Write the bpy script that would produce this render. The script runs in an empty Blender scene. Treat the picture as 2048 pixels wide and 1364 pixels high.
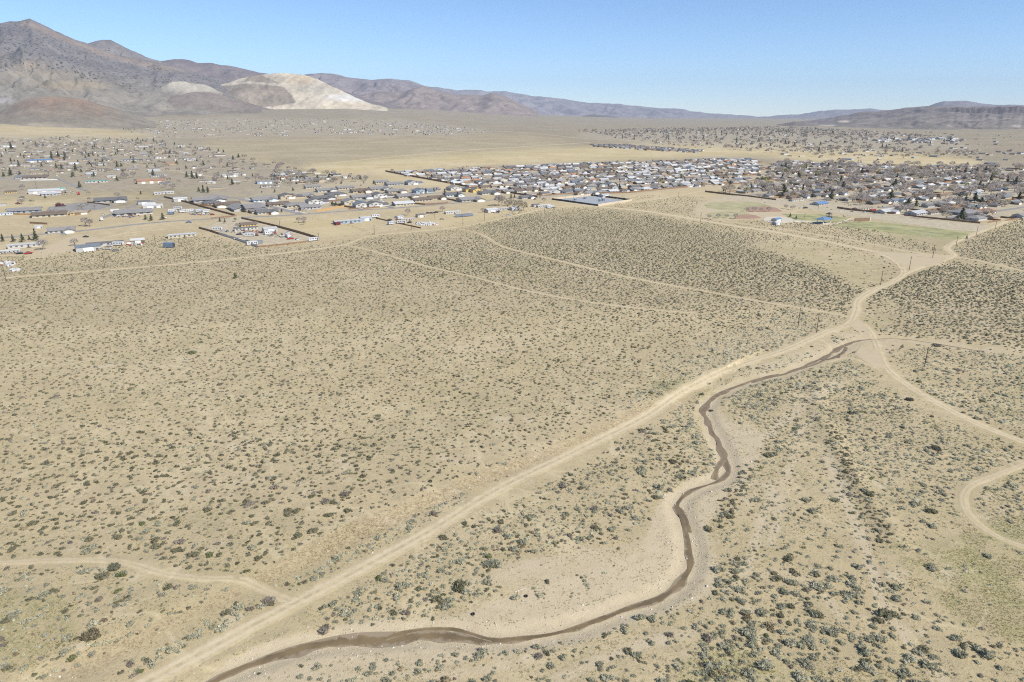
import bpy, math, random
import numpy as np
from mathutils import Vector

# ------------------------------------------------------------------ camera, sky, sun, exposure
scene = bpy.context.scene
COL = scene.collection
H = 105.0                     # flying height above the plain, metres
PITCH = math.radians(18.4)
F = 1365.0                    # focal length in pixels of a 2048 px wide picture
cam_d = bpy.data.cameras.new('camera')
cam_d.sensor_width = 36.0
cam_d.lens = 36.0 * F / 2048.0
cam_d.clip_start = 1.0
cam_d.clip_end = 120000.0
cam = bpy.data.objects.new('camera', cam_d)
cam.location = (0, 0, H)
cam.rotation_euler = (math.pi / 2 - PITCH, 0, 0)
COL.objects.link(cam)
scene.camera = cam

SUN_EL, SUN_AZ = math.radians(43), math.radians(125)      # azimuth clockwise from +Y
world = bpy.data.worlds.new('World')
scene.world = world
world.use_nodes = True
wn = world.node_tree.nodes
sky = wn.new('ShaderNodeTexSky')
sky.sky_type = 'NISHITA'
sky.sun_disc = False
sky.sun_elevation = SUN_EL
sky.sun_rotation = SUN_AZ
sky.altitude = 2200
sky.air_density = 1.0
sky.dust_density = 0.0
sky.ozone_density = 6.0
wn['Background'].inputs['Strength'].default_value = 0.107
world.node_tree.links.new(sky.outputs[0], wn['Background'].inputs['Color'])
sun_d = bpy.data.lights.new('sun', 'SUN')
sun_d.energy = 4.2
sun_d.angle = math.radians(0.5)
sun_d.color = (1.0, 0.955, 0.885)
sun = bpy.data.objects.new('sun', sun_d)
sdir = Vector((math.sin(SUN_AZ) * math.cos(SUN_EL), math.cos(SUN_AZ) * math.cos(SUN_EL), math.sin(SUN_EL)))
sun.rotation_euler = sdir.to_track_quat('Z', 'Y').to_euler()
sun.location = (0, 0, 600)
COL.objects.link(sun)
vs = scene.view_settings
vs.view_transform = 'Standard'
vs.look = 'None'
vs.exposure = 0.56
vs.gamma = 1.0
vs.use_curve_mapping = False
scene.cycles.max_bounces = 4
scene.cycles.diffuse_bounces = 2
scene.cycles.glossy_bounces = 2
scene.cycles.volume_bounces = 0
scene.cycles.transparent_max_bounces = 4
scene.cycles.use_denoising = False
scene.cycles.filter_width = 1.1
HAZE_DENSITY = 2.4e-5

rng = np.random.default_rng(7)
random.seed(7)

# ------------------------------------------------------------------ pixel <-> world (2048 x 1364 photograph)
CP, SP = math.cos(PITCH), math.sin(PITCH)

def ray(px, py):
    px = np.asarray(px, float); py = np.asarray(py, float)
    u = (px - 1024) / F; v = (682 - py) / F
    return u, CP + SP * v, -SP + CP * v

def project(x, y, z):
    dz = z - H
    depth = y * CP - dz * SP
    v = y * SP + dz * CP
    depth = np.where(depth < 1e-3, 1e-3, depth)
    return 1024 + F * x / depth, 682 - F * v / depth, depth

def elev(px, py):
    dx, dy, dz = ray(px, py)
    return dz / np.hypot(dx, dy)

# ---- smooth value noise made of sines (no textures, so terrain can be asked anywhere)
_W = [(rng.normal(size=2), rng.uniform(0, 6.28)) for _ in range(60)]
def wob(x, y, scale, k0=0, n=8):
    s = 0
    for i in range(n):
        w, p = _W[(k0 + i) % 60]
        s = s + np.sin((w[0] * x + w[1] * y) / scale * 2.2 + p)
    return s / n

def lattice(ix, iy):
    h = np.sin(ix * 127.1 + iy * 311.7) * 43758.5453
    return h - np.floor(h)
def vnoise(x, y):
    ix, iy = np.floor(x), np.floor(y); fx, fy = x - ix, y - iy
    fx = fx * fx * (3 - 2 * fx); fy = fy * fy * (3 - 2 * fy)
    a = lattice(ix, iy) * (1 - fx) + lattice(ix + 1, iy) * fx
    b = lattice(ix, iy + 1) * (1 - fx) + lattice(ix + 1, iy + 1) * fx
    return a * (1 - fy) + b * fy
def fbm(x, y, n=4):
    s, a, t = 0, 1.0, 0
    for i in range(n):
        s = s + a * vnoise(x * 2 ** i + 17 * i, y * 2 ** i - 9 * i); t += a; a *= .5
    return s / t

def sstep(a, b, x):
    t = np.clip((x - a) / (b - a), 0, 1)
    return t * t * (3 - 2 * t)

# ---- terrain: plain with the alluvial fan rising behind the town
_fp = np.array([-900, 0, 300, 500, 700, 850, 1000, 1300, 1560, 1800, 2048, 2900], float)
_ft = (_fp - 1024) / F * .949
_fd = np.array([3600, 4500, 6000, 7400, 8500, 9500, 10500, 14000, 20000, 9000, 6500, 6000], float)
_fa = np.array([80, 66, 74, 120, 165, 140, 92, 10, 0, 8, 22, 30], float)

def flat_px(px, py):
    """ground point on z = 0 (near field only)"""
    dx, dy, dz = ray(px, py)
    t = -H / dz
    return dx * t, dy * t

def poly_dist(x, y, pts):
    """distance to a polyline, parameter along it (0..n-1) and signed side"""
    best = np.full(np.shape(x), 1e9); par = np.zeros(np.shape(x)); side = np.zeros(np.shape(x))
    for i in range(len(pts) - 1):
        ax, ay = pts[i]; bx, by = pts[i + 1]
        ux, uy = bx - ax, by - ay
        L2 = ux * ux + uy * uy + 1e-9
        t = np.clip(((x - ax) * ux + (y - ay) * uy) / L2, 0, 1)
        d = np.hypot(x - ax - t * ux, y - ay - t * uy)
        m = d < best
        best = np.where(m, d, best); par = np.where(m, i + t, par)
        side = np.where(m, ux * (y - ay) - uy * (x - ax), side)
    return best, par, side

def world_line(pts):
    a = np.array(pts, float)
    x, y = flat_px(a[:, 0], a[:, 1])
    return list(zip(x, y))

def smooth_line(pts, step=3.0):
    """Catmull-Rom through world points, resampled"""
    p = np.array(pts, float)
    p = np.vstack([2 * p[0] - p[1], p, 2 * p[-1] - p[-2]])
    out = []
    for i in range(1, len(p) - 2):
        n = max(2, int(np.linalg.norm(p[i + 1][:2] - p[i][:2]) / step))
        for k in range(n):
            t = k / n
            out.append(.5 * ((2 * p[i]) + (-p[i - 1] + p[i + 1]) * t + (2 * p[i - 1] - 5 * p[i] + 4 * p[i + 1] - p[i + 2]) * t * t
                             + (-p[i - 1] + 3 * p[i] - 3 * p[i + 1] + p[i + 2]) * t ** 3))
    out.append(p[-2])
    return np.array(out)

STREAM_PX = [(385, 1385), (440, 1349), (520, 1317), (600, 1291), (660, 1281), (760, 1275), (860, 1265), (930, 1271), (1000, 1275), (1100, 1264),
             (1180, 1241), (1260, 1212), (1320, 1191), (1362, 1160), (1382, 1118), (1376, 1070), (1362, 1032), (1356, 1002), (1385, 976),
             (1430, 961), (1455, 945), (1451, 912), (1432, 872), (1412, 832), (1411, 810), (1440, 786), (1500, 760), (1570, 745), (1640, 716),
             (1690, 690), (1722, 678), (1800, 675), (1870, 684), (1965, 700)]
STREAM_W = [1.12, 1.03, 1.03, 1.29, 1.29, 1.46, 1.46, 1.12, 0.86, 0.86, 0.86, 0.95, 0.86, 0.95, 0.99, 1.03, 1.03, 0.77, 0.65, 0.6, 1.03, 1.12, 1.03, 1.03, 0.95, 0.86, 0.77, 0.77, 0.95, 1.12, 0.77, 0.69, 0.52, 0.34]
_s = world_line(STREAM_PX)
STREAM = smooth_line(np.array([(x, y, w) for (x, y), w in zip(_s, STREAM_W)]), 2.5)
STREAM_C = [tuple(p[:2]) for p in STREAM[::2]]
SCARP = world_line([(-80, 1420), (120, 1335), (300, 1262), (470, 1178), (560, 1140), (720, 1060), (960, 955), (1160, 880), (1365, 785), (1450, 740)])
BERM = world_line([(1640, 770), (1632, 810), (1650, 845), (1690, 920), (1725, 985), (1765, 1045), (1800, 1075)])

def near_relief(x, y):
    d = np.hypot(x, y)
    z = .28 * wob(x, y, 38, 3) + .12 * wob(x, y, 13, 20)
    ds, par, _ = poly_dist(x, y, STREAM_C)
    z = z * sstep(2, 12, ds) - .6 * (1 - sstep(1.3, 5.0, ds)) - .18 * (1 - sstep(5, 16, ds))
    dc, _, side = poly_dist(x, y, SCARP)
    sd = np.where(side > 0, dc, -dc)
    z = z + 1.1 * sstep(-4.0, 4.0, sd) * (1 - sstep(10, 60, sd))
    db, _, _ = poly_dist(x, y, BERM)
    z = z + .8 * np.exp(-(db / 3.4) ** 2) * (.6 + .6 * vnoise(x / 6, y / 6))
    return z * (1 - sstep(380, 520, d))

def terrain(x, y):
    x = np.asarray(x, float); y = np.asarray(y, float)
    d = np.hypot(x, y)
    t = np.where(y > 1, x / np.maximum(y, 1), np.sign(x) * 9)
    D = np.interp(t, _ft, _fd); A = np.interp(t, _ft, _fa)
    z = A * np.clip((d - 2500) / (D - 2500), 0, 1.12) ** 1.45
    z = z + 6.0 * wob(x, y, 900, 11) * sstep(3200, 6000, d)
    z = np.array(z)
    m = (d < 520) & (y > -60)
    if np.any(m):
        if z.ndim == 0:
            z = z + near_relief(x, y)
        else:
            z[m] += near_relief(x[m], y[m])
    return z

_T = np.geomspace(60, 32000, 260)
def P(px, py):
    """where the ray through a pixel of the photograph meets the terrain"""
    px = np.atleast_1d(np.asarray(px, float)); py = np.atleast_1d(np.asarray(py, float))
    dx, dy, dz = ray(px, py)
    n = np.sqrt(dx * dx + dy * dy + dz * dz); dx, dy, dz = dx / n, dy / n, dz / n
    tt = _T[None, :]
    X, Y, Z = dx[:, None] * tt, dy[:, None] * tt, H + dz[:, None] * tt
    g = Z - terrain(X, Y)
    hit = g < 0
    k = np.where(hit.any(1), hit.argmax(1), len(_T) - 1); k = np.maximum(k, 1)
    r = np.arange(len(px))
    lo, hi = _T[k - 1], _T[k]
    for _ in range(14):
        m = .5 * (lo + hi)
        gm = H + dz * m - terrain(dx * m, dy * m)
        lo = np.where(gm > 0, m, lo); hi = np.where(gm > 0, hi, m)
    x, y = dx * hi, dy * hi
    return np.stack([x, y, terrain(x, y)], 1)

def P1(px, py):
    p = P(px, py)[0]
    return float(p[0]), float(p[1]), float(p[2])

def depth_at(x, y):
    return float(y * CP + H * SP)

# ------------------------------------------------------------------ mesh helpers
def mesh_np(name, V, Fc, mat=None, attrs=None, smooth=False):
    """fast mesh from arrays; Fc is (n,3) or (n,4)"""
    V = np.asarray(V, np.float32); Fc = np.asarray(Fc, np.int32)
    me = bpy.data.meshes.new(name)
    me.vertices.add(len(V)); me.vertices.foreach_set('co', V.ravel())
    k = Fc.shape[1]
    me.loops.add(Fc.size); me.loops.foreach_set('vertex_index', Fc.ravel())
    me.polygons.add(len(Fc)); me.polygons.foreach_set('loop_start', np.arange(0, Fc.size, k, dtype=np.int32))
    for an, a in (attrs or {}).items():
        a = np.asarray(a, np.float32)
        if a.ndim == 1:
            me.attributes.new(an, 'FLOAT', 'POINT').data.foreach_set('value', a)
        else:
            if a.shape[1] == 3:
                a = np.hstack([a, np.ones((len(a), 1), np.float32)])
            me.attributes.new(an, 'FLOAT_COLOR', 'POINT').data.foreach_set('color', a.ravel())
    me.update(calc_edges=True)
    me.polygons.foreach_set('use_smooth', np.full(len(Fc), smooth))
    if mat: me.materials.append(mat)
    return me

def mesh_py(name, V, Fc, mat=None):
    me = bpy.data.meshes.new(name)
    me.from_pydata([tuple(v) for v in V], [], [tuple(f) for f in Fc])
    me.update()
    if mat: me.materials.append(mat)
    return me

def put(name, me, loc=(0, 0, 0), rz=0.0, parent=None, scale=None, mat=None):
    o = bpy.data.objects.new(name, me)
    o.location = loc
    if rz: o.rotation_euler = (0, 0, rz)
    if scale is not None: o.scale = scale if hasattr(scale, '__len__') else (scale,) * 3
    if parent is not None: o.parent = parent
    COL.objects.link(o)
    if mat is not None:
        o.material_slots[0].link = 'OBJECT'
        o.material_slots[0].material = mat
    return o

def tag(o, label=None, cat=None, group=None, kind=None):
    if label: o['label'] = label
    if cat: o['category'] = cat
    if group: o['group'] = group
    if kind: o['kind'] = kind
    return o

def empty(name, loc, rz=0.0, scale=None):
    o = bpy.data.objects.new(name, None)
    o.empty_display_size = 1
    o.location = loc; o.rotation_euler = (0, 0, rz)
    if scale is not None: o.scale = (scale,) * 3
    COL.objects.link(o)
    return o

def box(x0, x1, y0, y1, z0, z1):
    V = [(x0, y0, z0), (x1, y0, z0), (x1, y1, z0), (x0, y1, z0), (x0, y0, z1), (x1, y0, z1), (x1, y1, z1), (x0, y1, z1)]
    return V, [(0, 3, 2, 1), (4, 5, 6, 7), (0, 1, 5, 4), (1, 2, 6, 5), (2, 3, 7, 6), (3, 0, 4, 7)]

def tube(p0, p1, r0, r1, n=6, cap=True):
    a, b = Vector(p0), Vector(p1)
    q = (b - a).to_track_quat('Z', 'Y')
    V, Fc = [], []
    for c, r in ((a, r0), (b, r1)):
        for i in range(n):
            t = 2 * math.pi * i / n
            V.append(tuple(c + q @ Vector((math.cos(t) * r, math.sin(t) * r, 0))))
    for i in range(n):
        j = (i + 1) % n
        Fc.append((i, j, n + j, n + i))
    if cap:
        Fc += [tuple(range(n - 1, -1, -1)), tuple(range(n, 2 * n))]
    return V, Fc

def join(*parts):
    V, Fc = [], []
    for v, f in parts:
        o = len(V)
        V += list(v); Fc += [tuple(i + o for i in q) for q in f]
    return V, Fc

# ------------------------------------------------------------------ materials
def new_mat(name):
    m = bpy.data.materials.new(name); m.use_nodes = True
    nt = m.node_tree
    return m, nt, nt.nodes['Principled BSDF']

def node(nt, t, **kw):
    n = nt.nodes.new(t)
    for k, v in kw.items():
        setattr(n, k, v)
    return n

class NG:
    """tiny shader-graph helper working on sockets"""
    def __init__(s, nt):
        s.nt = nt; s.L = nt.links.new
        s.pos = node(nt, 'ShaderNodeNewGeometry').outputs['Position']
    def _in(s, sock, v):
        if hasattr(v, 'node'): s.L(v, sock)
        else: sock.default_value = v if not (isinstance(v, tuple) and len(v) == 3 and len(sock.default_value) == 4) else (*v, 1)
    def noise(s, scale, detail=3, rough=.55, vec=None, dist=0.0):
        n = node(s.nt, 'ShaderNodeTexNoise')
        n.inputs['Scale'].default_value = scale; n.inputs['Detail'].default_value = detail
        n.inputs['Roughness'].default_value = rough; n.inputs['Distortion'].default_value = dist
        s.L(vec if vec is not None else s.pos, n.inputs['Vector'])
        return n.outputs['Fac']
    def vor(s, scale, out='Distance', vec=None, rand=1.0):
        n = node(s.nt, 'ShaderNodeTexVoronoi')
        n.inputs['Scale'].default_value = scale; n.inputs['Randomness'].default_value = rand
        s.L(vec if vec is not None else s.pos, n.inputs['Vector'])
        return n.outputs[out]
    def rng(s, v, a, b, c=0.0, d=1.0, smooth=True):
        n = node(s.nt, 'ShaderNodeMapRange')
        n.interpolation_type = 'SMOOTHSTEP' if smooth else 'LINEAR'
        s._in(n.inputs[0], v)
        for i, q in enumerate((a, b, c, d)): n.inputs[i + 1].default_value = q
        return n.outputs[0]
    def mix(s, f, a, b):
        n = node(s.nt, 'ShaderNodeMix', data_type='RGBA')
        s._in(n.inputs[0], f); s._in(n.inputs[6], a); s._in(n.inputs[7], b)
        return n.outputs[2]
    def mul(s, a, b, op='MULTIPLY'):
        n = node(s.nt, 'ShaderNodeMath', operation=op)
        s._in(n.inputs[0], a); s._in(n.inputs[1], b)
        return n.outputs[0]
    def scale_col(s, c, f):
        n = node(s.nt, 'ShaderNodeVectorMath', operation='SCALE')
        s._in(n.inputs[0], c); s._in(n.inputs['Scale'], f)
        return n.outputs[0]
    def attr(s, name, out='Fac'):
        n = node(s.nt, 'ShaderNodeAttribute', attribute_name=name)
        return n.outputs[out]
    def bump(s, h, strength, dist):
        n = node(s.nt, 'ShaderNodeBump')
        n.inputs['Strength'].default_value = strength; n.inputs['Distance'].default_value = dist
        s.L(h, n.inputs['Height'])
        return n.outputs[0]

def soil(g):
    """bare desert soil: the same everywhere, driven by world position"""
    big, mid, fine = g.noise(.012, 4), g.noise(.11, 4, .6), g.noise(1.6, 4, .65)
    c = g.mix(g.rng(big, .35, .65), (.458, .369, .214), (.508, .413, .251))
    c = g.mix(g.mul(g.rng(mid, .42, .72), .75), c, (.385, .31, .19))
    c = g.mix(g.mul(g.rng(fine, .45, .75), .6), c, (.285, .232, .145))
    c = g.mix(g.mul(g.rng(g.noise(.027, 6, .68), .46, .64), .42), c, (.385, .32, .178))          # thin dry grass
    c = g.mix(g.mul(g.rng(g.noise(.33, 5, .7), .50, .66), .55), c, (.33, .275, .17))
    c = g.mix(g.mul(g.rng(g.noise(.07, 5, .7), .56, .7), .7), c, (.53, .45, .31))
    line = g.mul(g.mul(g.noise(.021, 3, .5, dist=.4), .5, 'SUBTRACT'), 1.0, 'ABSOLUTE')          # narrow game trails
    c = g.mix(g.mul(g.rng(line, .012, .002), .55), c, (.54, .45, .28))
    rill = g.mul(g.mul(g.noise(.075, 4, .6, dist=.8), .5, 'SUBTRACT'), 1.0, 'ABSOLUTE')         # shallow rills
    c = g.mix(g.mul(g.rng(rill, .014, .0), g.rng(g.noise(.013, 3), .45, .6, 0, .6)), c, (.33, .265, .165))
    peb = g.vor(1.9)
    c = g.mix(g.mul(g.rng(peb, .10, .05), g.rng(g.noise(.35, 2), .45, .65)), c, (.50, .45, .37))
    litter = g.vor(.85)                                   # dry litter and tiny seedlings between the shrubs
    c = g.mix(g.mul(g.mul(g.rng(litter, .26, .10), g.rng(g.noise(.21, 3), .42, .6)), .55), c, (.21, .185, .12))
    return c, fine

def m_ground():
    m, nt, b = new_mat('desert_ground'); g = NG(nt)
    c, fine = soil(g)
    n1 = g.noise(.05, 5, .65); n2 = g.noise(.6, 4, .65); n3 = g.noise(.006, 4, .6)
    veg = g.mul(g.attr('veg'), g.rng(g.noise(.09, 5, .7), .3, .62, .35, 1.0))
    vegc = g.mix(g.rng(n3, .38, .62, smooth=False), (.175, .158, .118), (.248, .212, .158))
    vegc = g.mix(g.mul(g.rng(g.noise(.0022, 5, .65), .45, .62), .6), vegc, (.185, .15, .12))
    vegc = g.mix(g.mul(g.rng(g.vor(.11), .34, .16), .45), vegc, (.10, .10, .07))
    c = g.mix(veg, c, vegc)
    dry = g.mul(g.attr('dry'), g.rng(n1, .25, .6, .45, 1.0))
    c = g.mix(dry, c, g.mix(g.rng(n3, .4, .6), (.49, .395, .21), (.54, .445, .26)))
    gr = g.mul(g.attr('grass'), g.mul(g.rng(n1, .38, .62, .1, 1.0), g.rng(g.noise(1.1, 5, .75), .42, .58, .12, 1.0)))
    c = g.mix(gr, c, (.26, .255, .105))
    sand = g.rng(g.mul(g.attr('sand'), g.rng(g.noise(.11, 4, .7), .25, .75, -.3, .3), 'ADD'), .15, .75, 0, .85)
    sc = g.mix(g.rng(g.noise(.3, 4, .7), .4, .7), (.505, .42, .28), (.445, .366, .238))
    peb = g.vor(1.1)
    sc = g.mix(g.mul(g.rng(peb, .17, .07), g.rng(g.noise(.12, 3), .42, .6)), sc, (.56, .52, .46))
    sc = g.mix(g.mul(g.rng(g.vor(.55), .16, .06), g.rng(g.noise(.08, 3), .5, .6)), sc, (.32, .27, .2))
    c = g.mix(sand, c, sc)
    scp = g.mul(g.attr('scarp'), g.rng(g.noise(.8, 5, .75), .36, .6))
    c = g.mix(scp, c, g.mix(g.rng(g.noise(2.2, 3), .42, .58), (.24, .185, .105), (.40, .31, .185)))
    c = g.mix(g.mul(g.attr('town'), g.rng(g.noise(.03, 5, .7), .3, .6, .3, 1.0)), c,
              g.mix(g.rng(g.noise(.05, 4, .7), .42, .6), (.42, .36, .26), (.35, .31, .235)))
    nt.links.new(c, b.inputs['Base Color'])
    b.inputs['Roughness'].default_value = .95
    b.inputs['Specular IOR Level'].default_value = .15
    nt.links.new(g.bump(g.mul(fine, g.noise(6, 3), 'ADD'), .55, .25), b.inputs['Normal'])
    return m

def m_track(name, col, col2, tracks=True, amount=.85):
    """dirt track: soil at the ragged edges, packed dirt inside, paler wheel ruts"""
    m, nt, b = new_mat(name); g = NG(nt)
    c, fine = soil(g)
    e = g.attr('edge')                                     # 0 edge .. 1 centre
    k = g.rng(g.mul(e, g.rng(g.noise(.45, 4, .7), .25, .75, -.35, .35), 'ADD'), .02, .8)
    rd = g.mix(g.rng(g.noise(.25, 4, .65), .35, .7), col, col2)
    if tracks:
        r = g.attr('rut')
        rd = g.mix(g.mul(r, g.rng(g.noise(.2, 3), .3, .6, .45, 1.0)), rd, (.60, .51, .36))
        rd = g.mix(g.mul(g.rng(e, .78, .95), g.rng(g.noise(.5, 4, .7), .4, .6)), rd, (.36, .31, .19))
    rd = g.mix(g.mul(g.rng(fine, .5, .75), .3), rd, (.33, .26, .18))
    c = g.mix(g.mul(k, amount), c, rd)
    nt.links.new(c, b.inputs['Base Color'])
    b.inputs['Roughness'].default_value = .95
    b.inputs['Specular IOR Level'].default_value = .12
    nt.links.new(g.bump(fine, .35, .2), b.inputs['Normal'])
    return m

def m_flat(name, col, var=.15, scale=.4, rough=.85, col2=None, spec=.3, metal=0.0, coords='world', trans=0.0):
    m, nt, b = new_mat(name); g = NG(nt)
    vec = None
    if coords == 'object':
        vec = node(nt, 'ShaderNodeTexCoord').outputs['Object']
    n = g.noise(scale, 4, .65, vec=vec)
    lo = tuple(c * (1 - var) for c in col); hi = tuple(min(1, c * (1 + var)) for c in (col2 or col))
    c = g.mix(g.rng(n, .3, .7), lo, hi)
    nt.links.new(c, b.inputs['Base Color'])
    b.inputs['Roughness'].default_value = rough
    b.inputs['Specular IOR Level'].default_value = spec
    b.inputs['Metallic'].default_value = metal
    if trans: see_light_through(nt, b, c, trans)
    return m

def m_attr(name, rough=.9, var=.25, scale=3.0, trans=0.0):
    """colour from the mesh's own attribute (leaf, roof or stone colour), with a little grain"""
    m, nt, b = new_mat(name); g = NG(nt)
    n = g.noise(scale, 3, .6)
    c = g.scale_col(g.attr('col', 'Color'), g.rng(n, .3, .7, 1 - var, 1 + var))
    nt.links.new(c, b.inputs['Base Color'])
    b.inputs['Roughness'].default_value = rough
    b.inputs['Specular IOR Level'].default_value = .15
    if trans: see_light_through(nt, b, c, trans)
    return m

def see_light_through(nt, b, c, amount):
    """leaves and twig sprays pass some sunlight"""
    t = node(nt, 'ShaderNodeBsdfTranslucent'); mx = node(nt, 'ShaderNodeMixShader'); mx.inputs[0].default_value = amount
    nt.links.new(c, t.inputs['Color']); nt.links.new(b.outputs[0], mx.inputs[1]); nt.links.new(t.outputs[0], mx.inputs[2])
    nt.links.new(mx.outputs[0], nt.nodes['Material Output'].inputs['Surface'])

def m_roof(name, col, shingle=True):
    m, nt, b = new_mat(name); g = NG(nt)
    vec = node(nt, 'ShaderNodeTexCoord').outputs['Object']
    n = g.noise(1.2, 4, .7, vec=vec); n2 = g.noise(.25, 3, .6, vec=vec)
    c = g.mix(g.rng(n, .3, .7), tuple(x * .78 for x in col), tuple(min(1, x * 1.15) for x in col))
    c = g.mix(g.mul(g.rng(n2, .45, .7), .35), c, tuple(min(1, x * 1.35 + .02) for x in col))
    nt.links.new(c, b.inputs['Base Color'])
    b.inputs['Roughness'].default_value = .85 if shingle else .45
    return m

def m_hill():
    m, nt, b = new_mat('hill_rock'); g = NG(nt)
    t = g.attr('tint', 'Color')
    n = g.noise(.004, 6, .68); n2 = g.noise(.025, 5, .7)
    c = g.scale_col(t, g.rng(n, .3, .7, .74, 1.22, smooth=False))
    c = g.scale_col(c, g.rng(n2, .3, .7, .82, 1.15, smooth=False))
    sp = g.attr('speck')
    tree = g.mul(g.rng(g.vor(.026), .36, .22), g.rng(g.mul(g.noise(.0035, 4, .7), g.mul(sp, .34), 'ADD'), .62, .78))
    c = g.mix(g.mul(tree, g.rng(sp, 0, .15)), c, (.062, .064, .045))
    nt.links.new(c, b.inputs['Base Color'])
    b.inputs['Roughness'].default_value = 1.0
    b.inputs['Specular IOR Level'].default_value = .05
    nt.links.new(g.bump(g.noise(.012, 6, .7), .45, 30.0), b.inputs['Normal'])
    return m

def m_water():
    m, nt, b = new_mat('muddy_water'); g = NG(nt)
    e = g.attr('edge'); n = g.noise(.35, 5, .7, dist=.6)
    k = g.rng(g.mul(e, g.rng(n, .25, .75, -.4, .4), 'ADD'), .1, .5)
    c = g.mix(k, (.27, .215, .14), g.mix(g.rng(g.noise(.15, 4, .6), .38, .62), (.14, .105, .058), (.205, .15, .08)))
    c = g.mix(g.mul(g.attr('mud'), .85), c, g.mix(g.rng(n, .4, .6), (.165, .125, .082), (.24, .185, .12)))
    nt.links.new(c, b.inputs['Base Color'])
    nt.links.new(g.mul(g.rng(k, 0, 1, .6, .2), g.mul(g.attr('mud'), .5), 'ADD'), b.inputs['Roughness'])
    b.inputs['IOR'].default_value = 1.33
    nt.links.new(g.bump(g.noise(2.5, 3), .25, .05), b.inputs['Normal'])
    return m

M_ground = m_ground()
M_hill = m_hill()
M_leaf = m_attr('shrub_leaves', var=.22, scale=4, trans=.38)
M_mixed = m_attr('weathered_paint', rough=.75, var=.1, scale=.5)
M_stone = m_attr('wash_stone', rough=.9, var=.2, scale=3)
M_wood = m_flat('pole_wood', (.115, .085, .06), .25, 1.5)
M_darkmetal = m_flat('dark_metal', (.06, .06, .065), .2, 1, .5)
M_greymetal = m_flat('galvanised_metal', (.42, .44, .46), .12, 1, .4, metal=.3)
M_glass = m_flat('window_glass', (.10, .11, .12), .2, .5, .12, spec=.6)
M_white = m_flat('white_paint', (.74, .74, .72), .06, .6, .55)
M_tyre = m_flat('tyre_rubber', (.018, .018, .018), .2, 4, .8)
M_trunk = m_flat('bark', (.25, .21, .17), .2, 1.5)

# ------------------------------------------------------------------ ground-cover maps (polygons traced on the plain)
MX0, MY0, MC = -400, 190, 2.0
MW, MH = 1424, 660
def pip(px, py, poly):
    p = np.array(poly, float); inside = np.zeros(px.shape, bool)
    j = len(p) - 1
    for i in range(len(p)):
        xi, yi = p[i]; xj, yj = p[j]
        if yi != yj:
            c = ((yi > py) != (yj > py)) & (px < (xj - xi) * (py - yi) / (yj - yi) + xi)
            inside ^= c
        j = i
    return inside

class Map:
    def __init__(s): s.a = np.zeros((MH, MW), np.float32)
    def add(s, poly, v=1.0, mode='set'):
        p = np.array(poly, float)
        x0 = max(0, int((p[:, 0].min() - MX0) / MC)); x1 = min(MW, int((p[:, 0].max() - MX0) / MC) + 2)
        y0 = max(0, int((p[:, 1].min() - MY0) / MC)); y1 = min(MH, int((p[:, 1].max() - MY0) / MC) + 2)
        if x1 <= x0 or y1 <= y0: return s
        gx, gy = np.meshgrid(np.arange(x0, x1) * MC + MX0, np.arange(y0, y1) * MC + MY0)
        m = pip(gx, gy, poly)
        sub = s.a[y0:y1, x0:x1]
        sub[m] = v
        return s
    def blur(s, rx, ry=None):
        ry = rx if ry is None else ry
        for r, ax in ((rx, 1), (ry, 0)):
            r = int(r)
            if r < 1: continue
            for _ in range(2):
                pad = [(0, 0), (0, 0)]; pad[ax] = (r + 1, r)
                c = np.cumsum(np.pad(s.a, pad, mode='edge'), axis=ax, dtype=np.float64)
                n = 2 * r + 1
                s.a = ((np.take(c, range(n, c.shape[ax]), ax) - np.take(c, range(0, c.shape[ax] - n), ax)) / n).astype(np.float32)
        return s
    def at(s, px, py):
        x = np.clip((px - MX0) / MC, 0, MW - 1.01); y = np.clip((py - MY0) / MC, 0, MH - 1.01)
        i, j = x.astype(int), y.astype(int); fx, fy = x - i, y - j
        a = s.a
        return (a[j, i] * (1 - fx) + a[j, i + 1] * fx) * (1 - fy) + (a[j + 1, i] * (1 - fx) + a[j + 1, i + 1] * fx) * fy

W_ = 2500; L_ = -420
sand = Map()
sand.add([(1395, 800), (1425, 790), (1450, 840), (1500, 850), (1530, 865), (1510, 935), (1450, 990), (1412, 1060), (1440, 1130), (1420, 1190), (1300, 1240), (1150, 1290),
          (980, 1310), (860, 1330), (700, 1335), (560, 1400), (330, 1420), (480, 1310), (620, 1262), (760, 1240), (960, 1235), (1090, 1215), (1240, 1180), (1310, 1140), (1290, 1085), (1315, 1005), (1380, 962), (1435, 935), (1412, 870)], .9)
sand.add([(1420, 790), (1500, 735), (1640, 690), (1720, 655), (1800, 668), (1990, 690), (2048, 698), (2048, 722), (1900, 700), (1800, 690), (1745, 735), (1700, 700), (1640, 735), (1520, 775), (1440, 805)], .55)
sand.add([(1090, 1160), (1280, 1110), (1340, 1130), (1350, 1180), (1180, 1250), (960, 1270), (900, 1240)], 1.0)
sand.add([(1000, 1130), (1290, 1080), (1300, 1105), (1080, 1160), (980, 1180)], .5)
sand.add([(1640, 900), (1660, 895), (1690, 960), (1715, 1020), (1735, 1085), (1712, 1090), (1690, 1030)], .8)
sand.add([(1330, 1330), (1500, 1190), (1530, 1200), (1420, 1300), (1350, 1364)], .35)
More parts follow.
